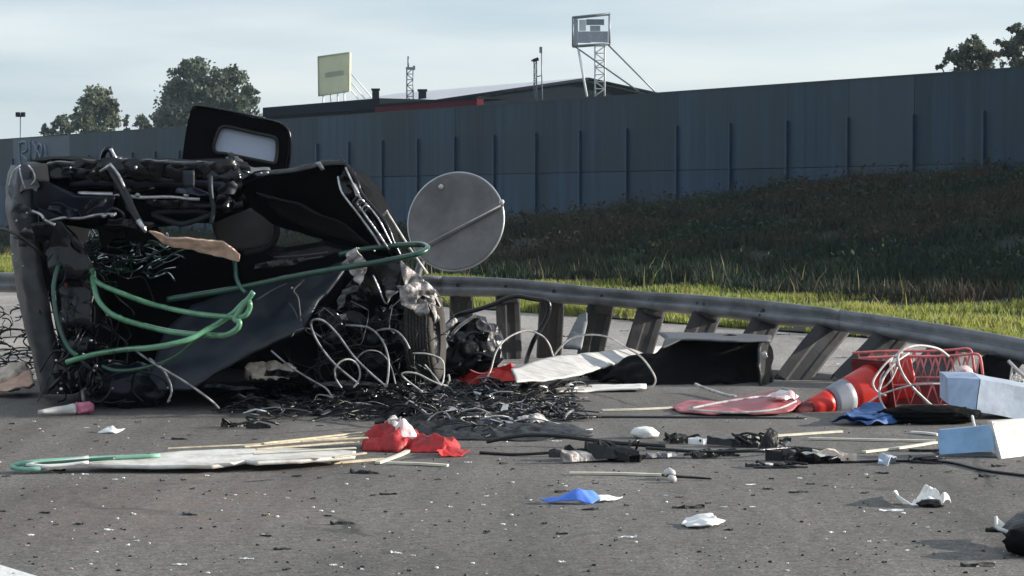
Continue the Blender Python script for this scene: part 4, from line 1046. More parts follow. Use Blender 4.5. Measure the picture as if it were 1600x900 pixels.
# struts low on the left
for i in range(12):
    x, y = rng.uniform(84, 150), rng.uniform(540, 628)
    l = rng.uniform(10, 26)
    obj('bracket_fragment', lump(W(x, y, 14.45 + rng.uniform(-.1, .15)), (l / FPX * 14.5, .04, .012), i + 50, .4, 2, 2, Matrix.Rotation(rng.uniform(0, 3.1), 3, 'Y')), M[rng.choice(['black_paint', 'black_plastic', 'grey_cable', 'black_paint'])], van)
bm = newbm()
for i in range(46):
    x, y = rng.uniform(80, 190), rng.uniform(400, 600)
    pts = [W(x, y, 14.8)]
    for k in range(4):
        x += rng.uniform(-22, 26); y += rng.uniform(-6, 40); y = min(y, 628); pts.append(W(x, y, 14.7 + rng.uniform(-.25, .25)))
    tube(bm, pts, rng.uniform(.003, .007), 4, 4)
obj('wiring_loom', bm, M['black_cable'], van, kind='stuff')
bm = newbm()
for i in range(46):
    x, y = rng.uniform(470, 690), rng.uniform(490, 600); a = rng.uniform(0, 6.28); rx, ry = rng.uniform(10, 46), rng.uniform(8, 40); pts = []
    for k in range(6):
        q = a + k * rng.uniform(.35, .8); pts.append(W(x + rx * math.cos(q), min(y + ry * math.sin(q), 606), 14.42 + rng.uniform(-.06, .06)))
    tube(bm, pts, rng.uniform(.0015, .0035), 4, 4, mi=0 if rng.random() < .86 else 1)
obj('engine_wiring', bm, [M['black_cable'], M['grey_cable']], van, kind='stuff')
bm = newbm()
for i in range(60):
    x, y = rng.uniform(130, 250), rng.uniform(368, 430)
    pts = [W(x, y, 15.2)]
    for k in range(3):
        x += rng.uniform(-8, 26); y += rng.uniform(-14, 14); pts.append(W(x, y, 15.2 + rng.uniform(-.3, .3)))
    tube(bm, pts, rng.uniform(.003, .007), 4, 4)
obj('interior_wiring', bm, M['hose_green'], van, kind='stuff')
obj('roof_insulation', sheet(PW([(232, 361, 14.5), (252, 366, 14.48), (262, 372, 14.46), (290, 371, 14.45), (322, 374, 14.45), (350, 379, 14.45), (362, 388, 14.45), (375, 398, 14.46), (373, 408, 14.48), (352, 404, 14.5), (330, 397, 14.52), (304, 390, 14.52), (276, 384, 14.52), (256, 378, 14.52)]), .015, 4, .02, 8, 23), M['card'], van, label='torn brown fibre board strip')

# ------------------------------------------------------------------ things on and in the wreck
def hose(name, pts, r, m, label, cat, group=None, n=8, sub=7):
    bm = newbm(); tube(bm, [W(*p) for p in pts], r, n, sub); return obj(name, bm, m, label=label, cat=cat, group=group)
GH = 'green hoses draped through the wreck'
hose('green_hose', [(146, 425, 14.7), (151, 441, 14.5), (192, 459, 14.36), (240, 476, 14.3), (300, 489, 14.1), (354, 495, 13.85), (380, 494, 13.8), (389, 484, 13.8), (390, 474, 13.8), (384, 470, 13.82), (366, 488, 13.82), (357, 494, 13.84)], .0175, M['hose_sunlit'], 'green hose crossing the cavity and ending in a small pale loop', 'hose', GH)
hose('green_hose', [(143, 418, 14.7), (147, 449, 14.45), (156, 473, 14.36), (180, 494, 14.3), (225, 509, 14.27), (270, 519, 14.1), (315, 523, 13.95), (350, 524, 13.82), (370, 514, 13.78), (374, 503, 13.78), (368, 496, 13.8), (396, 456, 13.8)], .018, M['hose_sunlit'], 'green hose sagging lowest but one across the wreck into a bright bend', 'hose', GH)
hose('green_hose', [(104, 566, 14.4), (130, 558, 14.36), (155, 552, 14.33), (195, 546, 14.0), (230, 544, 13.8), (262, 539, 13.76), (296, 530, 13.8), (322, 516, 13.86), (340, 506, 13.88), (360, 492, 13.86)], .0175, M['hose_sunlit'], 'pale lit green hose running low above the ground cables', 'hose', GH)
hose('green_hose', [(96, 405, 14.7), (90, 419, 14.6), (84, 449, 14.55), (87, 485, 14.52), (96, 521, 14.48), (108, 545, 14.45), (120, 556, 14.42)], .016, M['hose_green'], 'green hose hanging upright beside the grey van side', 'hose', GH)
hose('green_hose', [(262, 468, 14.6), (320, 459, 14.5), (372, 450, 14.42), (420, 440, 14.34), (480, 428, 14.26), (540, 418, 14.22), (600, 408, 14.2), (640, 400, 14.2), (660, 394, 14.22), (668, 387, 14.3), (655, 382, 14.45), (615, 384, 14.55), (570, 389, 14.6), (530, 398, 14.65)], .0185, M['hose_green'], 'dark green hose looping out past the right side of the wreck', 'hose', GH)
hose('green_hose', [(366, 405, 14.6), (368, 420, 14.5), (369, 434, 14.45), (375, 448, 14.4), (384, 458, 14.36)], .014, M['hose_green'], 'short green hose hanging under the brown fibre strip', 'hose', GH)
hose('green_hose', [(318, 520, 13.9), (296, 540, 14.0), (276, 556, 14.1), (250, 568, 14.2), (214, 577, 14.3), (180, 579, 14.35), (160, 572, 14.4)], .012, M['hose_green'], 'thin green hose curling back beneath the low pale one', 'hose', GH)
hose('red_cable', [(101, 418, 14.72), (103, 440, 14.7), (104, 470, 14.68), (106, 500, 14.66)], .012, M['deep_red'], 'short dark red cable beside the upright green hose', 'cable')
hose('black_cable', [(-20, 356, 14.7), (10, 360, 14.6), (36, 372, 14.5), (58, 390, 14.5), (72, 402, 14.6)], .012, M['black_cable'], 'thick black cable reaching out left from the grey van side', 'cable')
GW = 'pale cables curling out of the wreck'
hose('pale_cable', [(560, 600, 14.3), (522, 568, 14.3), (500, 540, 14.28), (489, 519, 14.25), (486, 505, 14.22), (493, 499, 14.22), (508, 503, 14.22), (528, 523, 14.22), (552, 556, 14.2), (580, 584, 14.2), (604, 604, 14.2)], .0072, M['grey_cable'], 'tall narrow loop of pale cable below the torn metal', 'cable', GW, 6)
hose('pale_cable', [(534, 606, 14.2), (525, 592, 14.2), (524, 576, 14.18), (534, 564, 14.16), (548, 562, 14.18), (560, 572, 14.2), (562, 590, 14.2), (552, 606, 14.2)], .0055, M['white_cable'], 'small curled white cable at the foot of the tall cable loop', 'cable', GW, 6)
hose('pale_cable', [(552, 568, 14.24), (562, 555, 14.22), (574, 548, 14.22), (590, 549, 14.24), (602, 558, 14.26), (612, 576, 14.26), (618, 600, 14.2)], .0045, M['grey_cable'], 'thin cable arch between the coiled cable and the dusty wheel', 'cable', GW, 6)
hose('pale_cable', [(588, 517, 14.4), (605, 514, 14.35), (620, 518, 14.32), (632, 530, 14.3), (640, 545, 14.3)], .007, M['grey_cable'], 'short arched grey cable left of the dusty wheel', 'cable', GW, 6)
hose('pale_cable', [(540, 508, 14.4), (575, 512, 14.35), (596, 530, 14.3), (606, 556, 14.25), (607, 580, 14.22), (604, 604, 14.2)], .007, M['grey_cable'], 'grey cable arching down right of the tall cable loop', 'cable', GW, 6)
hose('pale_cable', [(660, 612, 14.1), (638, 596, 14.12), (628, 586, 14.12), (634, 582, 14.12), (652, 584, 14.12), (672, 594, 14.1), (690, 602, 14.1)], .0058, M['white_cable'], 'white cable hooked round in front of the dusty wheel', 'cable', GW, 6)
hose('pale_cable', [(645, 552, 14.2), (668, 553, 14.18), (690, 562, 14.18), (694, 580, 14.16), (690, 600, 14.12), (678, 586, 14.15), (664, 570, 14.2)], .005, M['white_cable'], 'pale cable wrapped round the lower edge of the dusty wheel', 'cable', GW, 6)
hose('pale_cable', [(424, 548, 14.4), (450, 570, 14.34), (480, 590, 14.25), (508, 606, 14.15), (520, 622, 14.1)], .006, M['grey_cable'], 'thin grey cable running down from the flat grey panel', 'cable', GW, 6)
hose('pale_cable', [(212, 548, 14.3), (240, 568, 14.2), (268, 584, 14.15), (300, 604, 14.1), (330, 626, 14.05), (342, 638, 14.3)], .0075, M['grey_cable'], 'glossy cable slanting to the asphalt under the low green hose', 'cable', GW, 6)
hose('pale_cable', [(234, 560, 14.3), (252, 575, 14.2), (264, 594, 14.15), (268, 612, 14.15), (262, 628, 14.2)], .0065, M['grey_cable'], 'short glossy cable bent down beside the slanting one', 'cable', GW, 6)

# discarded bits under and left of the wreck
o = obj('torn_packing', sheet([G(384, 588, .2), W(386, 572, 14.66), W(394, 565, 14.68), W(420, 567, 14.7), W(456, 569, 14.7), W(463, 577, 14.68), W(450, 589, 14.6), W(420, 592, 14.55), W(398, 590, 14.55)], .01, 4, .02, 14, 24, True, False), M['foam'], label='ragged cream packing lying in the gap under the wreck', cat='packing')
obj('torn_packing', lump(W(22, 590, 15.8), (.14, .15, .09), 5, .5, 2, 3), M['foam'], label='crumpled cream packing left of the grey van side', cat='packing')
obj('torn_packing', sheet([W(-30, 612, 15.6), W(-20, 580, 15.9), W(20, 572, 15.9), W(48, 580, 15.7), W(54, 600, 15.5), W(20, 612, 15.4)], .01, 3, .03, 7, 33), M['card'], label='flattened brown packing at the left edge beneath thin wires', cat='packing')
bm = newbm()
for i in range(60):
    x, y = rng.uniform(-30, 70), rng.uniform(485, 585)
    pts = []
    a = rng.uniform(0, 6.28); rx, ry = rng.uniform(8, 30), rng.uniform(4, 14)
    for k in range(5):
        yy = min(y + ry * math.sin(a + k * .9), 606); pts.append(W(x + rx * math.cos(a + k * .9), yy, min(4680 / (max(yy, 520) - 320) - .05, 17.5)))
    tube(bm, pts, rng.uniform(.003, .007), 4, 4)
obj('wire_tangle', bm, M['black_cable'], label='thin black wires tangled on the asphalt left of the van', cat='wires', kind='stuff')
# white bottle with pink cap
c0, c1 = G(60, 644, .03), G(145, 636, .045)
bm = newbm(); ax = (c1 - c0); prof = [(0, .012), (.1, .016), (.3, .024), (.5, .027), (.62, .034), (.66, .034)]
t = thing('squeeze_tube', c0.lerp(c1, .5) - Vector((0, 0, .055)), 'tapered white tube with a pink cap lying in front of the van', 'tube')
obj('body', lathe(c0, c1, prof), M['white_plastic'], t)
obj('cap', lathe(c0, c1, [(.66, .03), (.7, .04), (.8, .036), (.93, .04), (1, .026)]), M['pink_cap'], t)

# round sign seen from behind, leaning out of the wreck
DS = 18.3
cs = W(712, 346, DS)
sg = thing('round_sign', Vector((cs.x - .3, cs.y, 0)), 'round grey road sign seen from behind between van and guardrail', 'road sign')
nrm = Vector((-.28, -.93, .22)).normalized()
uu = nrm.cross(Vector((0, 0, 1))).normalized(); ww = uu.cross(nrm)
ang = R(24)
u2 = uu * math.cos(ang) + ww * math.sin(ang); w2 = nrm.cross(u2)
def ell(rx, off, n=64):
    return [cs + (uu * math.cos(2 * math.pi * k / n) + ww * math.sin(2 * math.pi * k / n)) * rx + nrm * off for k in range(n)]
bm = newbm(); RS = .398
rings = [ell(RS, 0), ell(RS * .985, .012), ell(RS * .95, .004), ell(.02, .002)]
rv = [[bm.verts.new(p) for p in r] for r in rings]
for i in range(3):
    for k in range(64):
        f = bm.faces.new((rv[i][k], rv[i][(k + 1) % 64], rv[i + 1][(k + 1) % 64], rv[i + 1][k])); f.smooth = True
bm.faces.new(rv[3]); back = [bm.verts.new(p) for p in ell(RS, -.02)]
for k in range(64): bm.faces.new((back[k], back[(k + 1) % 64], rv[0][(k + 1) % 64], rv[0][k]))
bm.faces.new(back[::-1])
obj('disc', bm, M['sign_back'], sg)
bm = newbm(); tube(bm, ell(RS, 0.0), .009, 6, 1, closed=True); obj('rim', bm, M['sign_rim'], sg)
d0, d1 = W(664, 384, DS - .06), W(784, 318, DS - .06)
def onp(px, py, off):
    r = ray(px, py); k = (cs + nrm * off - CAM).dot(nrm) / r.dot(nrm); return CAM + r * k
bm = newbm()
p, q = onp(662, 384, .018), onp(784, 317, .018)
side = (q - p).cross(nrm).normalized() * .028
hexa(bm, [p + side, q + side, q - side, p - side] + [v - nrm * .016 for v in (p + side, q + side, q - side, p - side)])
obj('stiffener', bm, M['sign_back'], sg)
bm = newbm(); tube(bm, [onp(664, 383, .038), onp(782, 321, .038)], .006, 5, 1); obj('stiffener_lip', bm, M['sign_rim'], sg)
for i, (x, y) in enumerate(((784, 316), (689, 292))):
    bm = lump(onp(x, y, .02), (.022, .02, .022), i, .2, 2, 2); obj('clamp', bm, M['white_plastic'], sg)
bm = newbm(); p = onp(664, 384, .0) ; tube(bm, [onp(700, 362, -.05), p - nrm * .05, Vector((p.x - .18, p.y - .0, .35)), Vector((p.x - .35, p.y, 0))], .03, 8, 5); obj('pole', bm, M['galv'], sg)

# engine lump with red base, black hose loop
em = thing('torn_engine_part', G(748, 606), 'blackened engine part with silver facets in front of the guardrail posts', 'engine part')
bm = lump(W(742, 545, 16.6), (.185, .2, .22), 3, .45, 2.2, 3, sharp=True)
for f in bm.faces: f.smooth = False
obj('casing', bm, M['black_paint'], em)
for (x, y, r_, m_) in ((730, 548, .07, 'black_plastic'), (762, 560, .05, 'black_paint'), (716, 530, .045, 'grey_paint'), (752, 578, .06, 'black_matte')):
    c_ = W(x, y, 16.36); obj('pulley', lathe(c_, c_ + Vector((.02, -.07, .02)), [(0, r_ * .8), (.2, r_), (.45, r_ * .8), (.55, r_ * .8), (.8, r_), (1, r_ * .5)], 16), M[m_], em)
for pl in ([(706, 560), (716, 536), (736, 520), (756, 522)], [(724, 590), (726, 566), (746, 552), (770, 560)], [(748, 590), (760, 572), (778, 566), (782, 548)]):
    bm = newbm(); tube(bm, [W(x, y, 16.3 + .03 * math.sin(x)) for x, y in pl], .012, 6, 5); obj('pipe', bm, M['black_cable'], em)
obj('casing', lump(W(722, 572, 16.5), (.16, .16, .14), 7, .4, 1.8, 3), M['black_plastic'], em)
obj('facet', sheet(PW([(744, 504, 16.35), (752, 498, 16.33), (766, 510, 16.33), (768, 518, 16.33), (754, 520, 16.32), (746, 512, 16.33)]), .006, 3, .02, 14, 3, True), M['torn_metal'], em)
obj('facet', sheet(PW([(760, 534, 16.32), (772, 528, 16.31), (776, 540, 16.31), (768, 552, 16.31), (762, 544, 16.31)]), .006, 3, .02, 14, 6, True), M['torn_metal'], em)
obj('facet', sheet(PW([(744, 552, 16.31), (752, 549, 16.3), (752, 560, 16.3), (746, 556, 16.3)]), .006, 2, .01, 14, 7, True), M['torn_metal'], em)
bm = newbm(); tube(bm, PW([(706, 522, 16.4), (720, 508, 16.36), (744, 492, 16.36)]), .012, 5, 3); obj('stay', bm, M['white_cable'], em)
bm = newbm(); tube(bm, PW([(690, 546, 16.4), (692, 528, 16.38), (700, 510, 16.36), (712, 500, 16.4)]), .02, 6, 4); obj('bracket', bm, M['torn_metal'], em)
obj('red_cover', sheet(PW([(706, 580, 16.5), (740, 580, 16.4), (770, 576, 16.3), (800, 566, 16.25), (804, 578, 16.22), (812, 594, 16.2), (780, 600, 16.2), (720, 604, 16.3)]), .02, 4, .03, 6, 8), M['red_plastic'], em, label='red plastic cover')
for pl in ([(734, 578), (750, 584), (772, 582)], [(742, 592), (756, 586), (760, 600)], [(762, 584), (768, 600)]):
    bm = newbm(); tube(bm, [W(x, y, 16.12) for x, y in pl], .006, 5, 4); obj('cable_clip', bm, M['lattice_red'], em)
hose('black_hose', [(690, 548, 16.6), (694, 518, 16.5), (706, 500, 16.45), (720, 491, 16.4), (745, 484, 16.4), (770, 476, 16.4), (790, 467, 16.4), (808, 463, 16.4), (832, 467, 16.4), (852, 470, 16.4), (858, 477, 16.4), (856, 492, 16.4), (846, 512, 16.4), (834, 532, 16.4), (826, 552, 16.6), (822, 566, 17.0)], .017, M['black_cable'], 'thick black hose arching over in front of the guardrail posts', 'hose')
hose('white_cable', [(752, 606, 16.0), (766, 580, 16.1), (774, 552, 16.15), (786, 534, 16.2), (804, 522, 16.25), (824, 517, 16.3), (846, 524, 16.3), (858, 538, 16.3), (864, 556, 16.5)], .0065, M['white_cable'], 'white cable arching up beside the red engine cover', 'cable', GW, 6)
hose('white_cable', [(865, 556, 16.6), (878, 540, 16.6), (894, 528, 16.6), (918, 523, 16.5), (948, 526, 16.4), (978, 543, 16.3), (1002, 558, 16.2), (1020, 582, 16.15), (1024, 597, 16.2), (1012, 607, 16.2), (975, 608, 16.2), (930, 611, 16.0), (880, 612, 15.9)], .0065, M['white_cable'], 'long white cable looping over the white board to the asphalt', 'cable', GW, 6)
# white board on the ground
bm = sheet([G(798, 578, .2), G(850, 562, .2), G(900, 555, .19), G(960, 549, .15), G(1042, 541, .1), G(1046, 547, .08), G(1000, 558, .09), G(960, 570, .1), G(900, 588, .12), G(850, 597, .13), G(806, 598, .16)], .012, 4, .01, 3, 25)
obj('white_board', bm, M['dull_board'], label='broken white board lying in front of the guardrail', cat='board')
obj('board_strip', sheet([G(860, 606, .02), G(930, 600, .02), G(1010, 599, .03), G(1010, 606, .03), G(930, 609, .02), G(870, 612, .02)], .012, 3, .008, 6, 26), M['white_board'], label='narrow white strip on the asphalt below the white board', cat='board')
obj('board_offcut', sheet([W(880, 545, 17.4), W(905, 495, 17.7), W(918, 490, 17.7), W(918, 505, 17.6), W(908, 548, 17.4)], .02, 3, .008, 6, 27), M['galv'], label='grey metal offcut leaning on a guardrail post', cat='metal piece')
# black box section body piece
bp = thing('black_body_part', G(1080, 606), 'black hollow body part with a pale grey top edge by the guardrail', 'car part')
obj('top_edge', sheet(PW([(1026, 521, 17.2), (1100, 522, 17.2), (1206, 527, 17.1), (1204, 535, 16.9), (1150, 535, 16.8), (1064, 532, 16.8), (1034, 545, 16.7), (1040, 530, 16.9)]), .012, 3, .008, 5, 28), M['grey_panel'], bp, label='pale grey top edge')
obj('shell', sheet(PW([(905, 592, 17.3), (960, 568, 17.2), (1036, 542, 17.1), (1064, 530, 17.1), (1200, 532, 17.1), (1204, 560, 17.0), (1206, 600, 16.9), (1190, 606, 16.7), (1100, 608, 16.6), (1000, 604, 16.6), (940, 598, 16.8)]), .02, 4, .08, 4, 29), M['black_matte'], bp)
obj('side', sheet([W(1200, 532, 17.1), W(1206, 560, 17.0), W(1206, 606, 16.8), W(1194, 606, 16.5), W(1184, 570, 16.5), W(1190, 536, 16.7)], .015, 3, .02, 5, 30), M['black_plastic'], bp)
obj('rim_shard', sheet(PW([(1188, 552, 16.5), (1196, 548, 16.5), (1200, 558, 16.5), (1194, 562, 16.5)]), .005, 2, .006, 12, 3), M['bare_metal'], bp)
# red sheet on the ground
obj('red_sheet', sheet([G(1046, 634, .02), G(1076, 626, .04), G(1130, 622, .05), G(1180, 616, .06), G(1216, 612, .1), G(1246, 616, .1), G(1254, 628, .06), G(1232, 642, .03), G(1180, 646, .02), G(1100, 645, .02), G(1064, 642, .02)], .01, 4, .02, 5, 31), M['red_sheet'], label='flat faded red sheet lying left of the traffic cone', cat='sheet')
hose('white_edging', [(1080, 638, 14.2), (1120, 630, 14.3), (1170, 622, 14.4), (1210, 618, 14.5), (1236, 612, 14.6), (1222, 606, 14.8)], .008, M['white_cable'], 'white edging strip peeled along the red sheet', 'strip', None, 6)
hose('white_edging', [(1076, 640, 14.1), (1150, 645, 14.0), (1210, 640, 14.05), (1244, 627, 14.2)], .007, M['white_cable'], 'white edging strip along the near side of the red sheet', 'strip', None, 6)
obj('white_scrap', sheet([G(1196, 622, .08), G(1212, 611, .12), G(1236, 613, .12), G(1246, 622, .08), G(1226, 622, .1)], .006, 3, .03, 9, 32), M['pink_fabric'], label='pinkish white scrap on the far corner of the red sheet', cat='scrap')

# traffic cone lying on its side
tip, bas = W(1240, 646, 14.4), W(1362, 606, 14.75)
cn = thing('traffic_cone', Vector(((tip.x + bas.x) / 2, (tip.y + bas.y) / 2, 0)), 'red traffic cone with a grey white band lying on its side', 'traffic cone')
LL = (bas - tip).length
def cr(f): return .03 + .125 * f
for nm, a, b, m in (('tip', 0, .2, 'deep_red'), ('body', .2, .44, 'red_plastic'), ('band', .44, .66, 'cone_band'), ('body', .66, 1.0, 'red_plastic')):
    e = .003 if nm == 'band' else 0
    pr = [(a + (b - a) * k / 4, cr(a + (b - a) * k / 4) + e) for k in range(5)]
    if nm == 'tip': pr = [(0, .012)] + pr
    obj(nm, lathe(tip, bas, pr, 24), M[m], cn)
dd = (bas - tip).normalized(); u = dd.cross(Vector((0, 0, 1))).normalized(); w = u.cross(dd)
bm = newbm(); box(bm, bas + dd * .02, (.36, .36, .03), Matrix((u, w, dd)).transposed()); bevel(bm, .012, 2); obj('base', bm, M['deep_red'], cn)

# blue tarp under the cone
obj('blue_tarp', sheet([G(1296, 656, .02), G(1318, 650, .06), W(1336, 640, 14.2), W(1352, 632, 14.3), W(1378, 636, 14.3), G(1396, 650, .05), G(1404, 658, .02), G(1360, 662, .02)], .006, 4, .014, 8, 34, True), M['blue_tarp'], label='crumpled blue tarp under the traffic cone', cat='tarp')

# red lattice section
lt = thing('lattice_section', G(1440, 650), 'red lattice frame section tangled in white cable right of the cone', 'lattice frame')
DL = 14.9
def lp(px, py, back=0): return W(px, py, DL) + Vector((0, back, 0))
bm = newbm()
for back, dy in ((0, 0), (.28, -4)):
    for pl in ([(1342, 560), (1400, 557), (1460, 557), (1500, 555), (1524, 553), (1532, 560), (1536, 590)], [(1350, 598), (1400, 602), (1450, 599), (1536, 600)]):
        tube(bm, [lp(x, y + dy, back) for x, y in pl], .009, 6, 3)
tube(bm, [lp(1360, 632), lp(1420, 636), lp(1480, 634)], .009, 6, 3)
obj('chord', bm, M['lattice_red'], lt)
def zig(y0, y1, x0, x1, n, back, dy):
    for k in range(n):
        xa = x0 + (x1 - x0) * k / n; xb = x0 + (x1 - x0) * (k + .5) / n; xc = x0 + (x1 - x0) * (k + 1) / n
        bm = newbm(); tube(bm, [lp(xa, y0 + dy, back), lp(xb, y1 + dy, back), lp(xc, y0 + dy, back)], .0075, 5, 1); obj('diagonal', bm, M['lattice_red'], lt)
zig(558, 598, 1344, 1532, 8, 0, 0); zig(556, 600, 1350, 1530, 8, .28, -3); zig(600, 634, 1364, 1480, 5, 0, 0)
bm = sheet(PW([(1402, 562, 14.95), (1424, 558, 14.95), (1430, 592, 14.93), (1424, 622, 14.93), (1400, 624, 14.95), (1396, 594, 14.95)]), .01, 3, .02, 6, 35); obj('panel', bm, M['red_plastic'], lt)
bm = sheet(PW([(1376, 596, 15.05), (1440, 596, 15.05), (1500, 600, 15.05), (1500, 648, 15.0), (1430, 654, 15.0), (1372, 640, 15.0)]), .02, 3, .03, 5, 36); obj('backing', bm, M['deep_red'], lt)
obj('fabric_bundle', lump(W(1506, 582, 14.85), (.06, .06, .045), 4, .3, 2, 3), M['pink_fabric'], lt)
obj('shade_lump', lump(G(1452, 648, .05), (.3, .13, .055), 9, .3, 3, 4, sharp=True), M['black_matte'], lt)  # black lump added to stand for the deep shadow under the lattice
GR = 'white cable coils round the red lattice'
hose('white_cable', [(1456, 634, 14.55), (1447, 626, 14.55), (1420, 599, 14.5), (1406, 575, 14.5), (1403, 556, 14.5), (1412, 546, 14.52), (1435, 540, 14.6), (1465, 545, 14.7), (1482, 557, 14.75)], .009, M['white_cable'], 'thick white cable hoop over the top of the red lattice', 'cable', GR, 6)
hose('white_cable', [(1410, 550, 14.7), (1390, 562, 14.6), (1374, 580, 14.55), (1364, 598, 14.5), (1370, 612, 14.5), (1384, 618, 14.52)], .007, M['white_cable'], 'white cable bent round the left end of the red lattice', 'cable', GR, 6)
hose('white_cable', [(1420, 552, 14.6), (1400, 566, 14.5), (1382, 588, 14.45), (1374, 612, 14.4), (1380, 634, 14.35), (1398, 650, 14.2), (1428, 663, 13.8), (1462, 674, 13.4)], .0075, M['white_cable'], 'white cable falling from the lattice to the blue box', 'cable', GR, 6)
hose('white_cable', [(1334, 644, 14.3), (1356, 630, 14.35), (1378, 616, 14.4), (1420, 603, 14.45), (1450, 600, 14.45), (1482, 600, 14.5)], .006, M['white_cable'], 'thin white cable stretched across the middle of the lattice', 'cable', GR, 6)
hose('white_cable', [(1396, 556, 14.75), (1388, 572, 14.65), (1376, 590, 14.6), (1378, 606, 14.6), (1392, 594, 14.6), (1402, 574, 14.65)], .005, M['white_cable'], 'thin inner white cable twist beside the thick hoop', 'cable', GR, 6)

# black tub with white net
tb = thing('black_tub', G(1570, 640), 'black tub with a torn white net behind the pale blue carton', 'tub')
obj('shell', sheet(PW([(1532, 560, 15.4), (1545, 556, 15.35), (1578, 562, 15.3), (1584, 580, 15.2), (1580, 610, 15.1), (1540, 606, 15.2), (1530, 590, 15.3)]), .02, 3, .02, 6, 37), M['black_matte'], tb)
obj('floor', loft([PW([(1532, 606, 15.2), (1600, 620, 15.0)]), PW([(1540, 612, 15.7), (1610, 612, 15.6)])], 6, 4, .02), M['black_plastic'], tb)
bm = newbm()
tube(bm, PW([(1576, 564, 15.1), (1600, 588, 15.0), (1630, 612, 15.0)]), .012, 5, 3)
tube(bm, PW([(1582, 570, 15.08), (1578, 602, 15.04), (1590, 612, 15.0)]), .006, 5, 3)
for k in range(6):
    x = 1582 + k * 6; tube(bm, PW([(x, 572 + k * 5, 15.05), (x - 2, 606 + k * 2, 15.02)]), .003, 4, 1); tube(bm, PW([(1580, 578 + k * 6, 15.05), (1590 + k * 5, 582 + k * 6, 15.03)]), .003, 4, 1)
obj('net', bm, M['white_plastic'], tb)

# pale blue carton, tilted
bx = thing('pale_blue_carton', G(1560, 662), 'pale blue carton lying tilted on top of the red lattice wreckage', 'box')
def quadbox(nm, px, D, back, m, par, th=None):
    bm = newbm(); p = [W(x, y, d) for x, y, d in px]; p[2] = p[1] + (p[3] - p[0]) if nm != 'end_face' else p[2]
    hexa(bm, p + [q + Vector(back) for q in p])
    bmesh.ops.subdivide_edges(bm, edges=bm.edges[:], cuts=7, use_grid_fill=True)
    for v in bm.verts:
        v.co += Vector((noise.noise(v.co * 5), noise.noise(v.co * 5 + Vector((5, 0, 0))), noise.noise(v.co * 5 + Vector((0, 5, 0))))) * .009
    return obj(nm, bm, m, par)
quadbox('end_face', [(1481, 590, 14.2), (1531, 592, 14.0), (1525, 643, 13.9), (1482, 632, 14.1)], 0, (.0, .3, .02), M['paler_blue'], bx)
quadbox('long_face', [(1532.5, 592, 14.0), (1640, 614, 14.1), (1640, 662, 14.0), (1526.5, 643, 13.9)], 0, (0, .3, .02), M['pale_blue'], bx)
# blue and white box
bb2 = thing('blue_white_box', G(1560, 716), 'open box with a bright blue side and a sunlit white end', 'box')
quadbox('blue_side', [(1466, 671, 11.95), (1549, 664, 11.85), (1561, 712, 11.78), (1469, 711, 11.88)], 0, (.0, .02, .0), M['blue_board'], bb2)
p = [W(1549, 658, 11.84), W(1625, 652, 12.02), W(1632, 716, 12.0), W(1565, 718, 11.77)]
bm = newbm(); hexa(bm, p + [q + Vector((-.02, .025, 0)) for q in p]); bevel(bm, .004, 1); obj('white_end', bm, M['white_plastic'], bb2)
p = [W(1466, 712, 11.9), W(1562, 713, 11.8), W(1565, 719, 11.76), W(1470, 719, 11.8)]
bm = newbm(); hexa(bm, p + [q + Vector((0, .2, .0)) for q in p]); obj('bottom', bm, M['black_plastic'], bb2)
p = [W(1470, 671, 12.2), W(1549, 664, 12.15), W(1555, 700, 12.2), W(1474, 700, 12.2)]
bm = newbm(); hexa(bm, p + [q + Vector((0, .02, 0)) for q in p]); obj('back', bm, M['blue_board'], bb2)
p = [W(1549, 659, 11.86), W(1553, 661, 11.84), W(1566, 716, 11.79), W(1561, 714, 11.8)]
bm = newbm(); hexa(bm, p + [q + Vector((0, .02, 0)) for q in p]); obj('corner_edge', bm, M['grey_panel'], bb2)
bm = newbm(); tube(bm, PW([(1519, 650, 12.3), (1521, 660, 12.25), (1523, 668, 12.2)]), .008, 5, 2); obj('latch', bm, M['white_plastic'], bb2)
# strips left of that box
for i, (x0, y0, x1, y1, w, m, lab) in enumerate(((1350, 705, 1462, 690, 4, 'cream', 'cream lath slanting towards the open blue box'),
        (1264, 684, 1462, 688, 4, 'cream', 'long cream lath lying level left of the open blue box'),
        (1424, 674, 1466, 678, 5, 'white_board', 'short white lath tucked behind the open blue box'),
        (1420, 702, 1468, 702, 5, 'black_plastic', 'short black lath end touching the open blue box'),
        (1180, 682, 1315, 673, 4, 'cream', 'cream lath lying beyond the black shards'),
        (890, 738, 1036, 741, 4, 'cream', 'cream lath lying below the long black bracket'),
        (590, 722, 650, 696, 5, 'cream', 'cream lath slanting under the red cloth'),
        (520, 722, 600, 716, 4, 'wood', 'short pale lath left of the slanting one'),
        (606, 722, 700, 726, 5, 'cream', 'cream lath lying in front of the red cloth'),
        (940, 640, 1050, 636, 4, 'cream', 'cream lath pointing at the red sheet'))):
    a, b = G(x0, y0, .012), G(x1, y1, .012)
    d = (b - a).normalized(); s = Vector((-d.y, d.x, 0)); bm = newbm()
    ww_ = .028
    mid = a.lerp(b, .5) + s * .02 * ((i % 3) - 1)
    tt_ = []
    for p_ in catmull([a, mid, b], 5):
        tt_.append([bm.verts.new(p_ + s * sx * ww_ * .5 + Vector((0, 0, z_))) for sx, z_ in ((-1, -.009), (1, -.009), (1, .002), (-1, .002))])
    for k in range(len(tt_) - 1):
        for j in range(4): bm.faces.new((tt_[k][j], tt_[k][(j + 1) % 4], tt_[k + 1][(j + 1) % 4], tt_[k + 1][j]))
    bm.faces.new(tt_[0][::-1]); bm.faces.new(tt_[-1])
    obj('lath', bm, M[m], label=lab, cat='lath', group='broken laths on the asphalt')

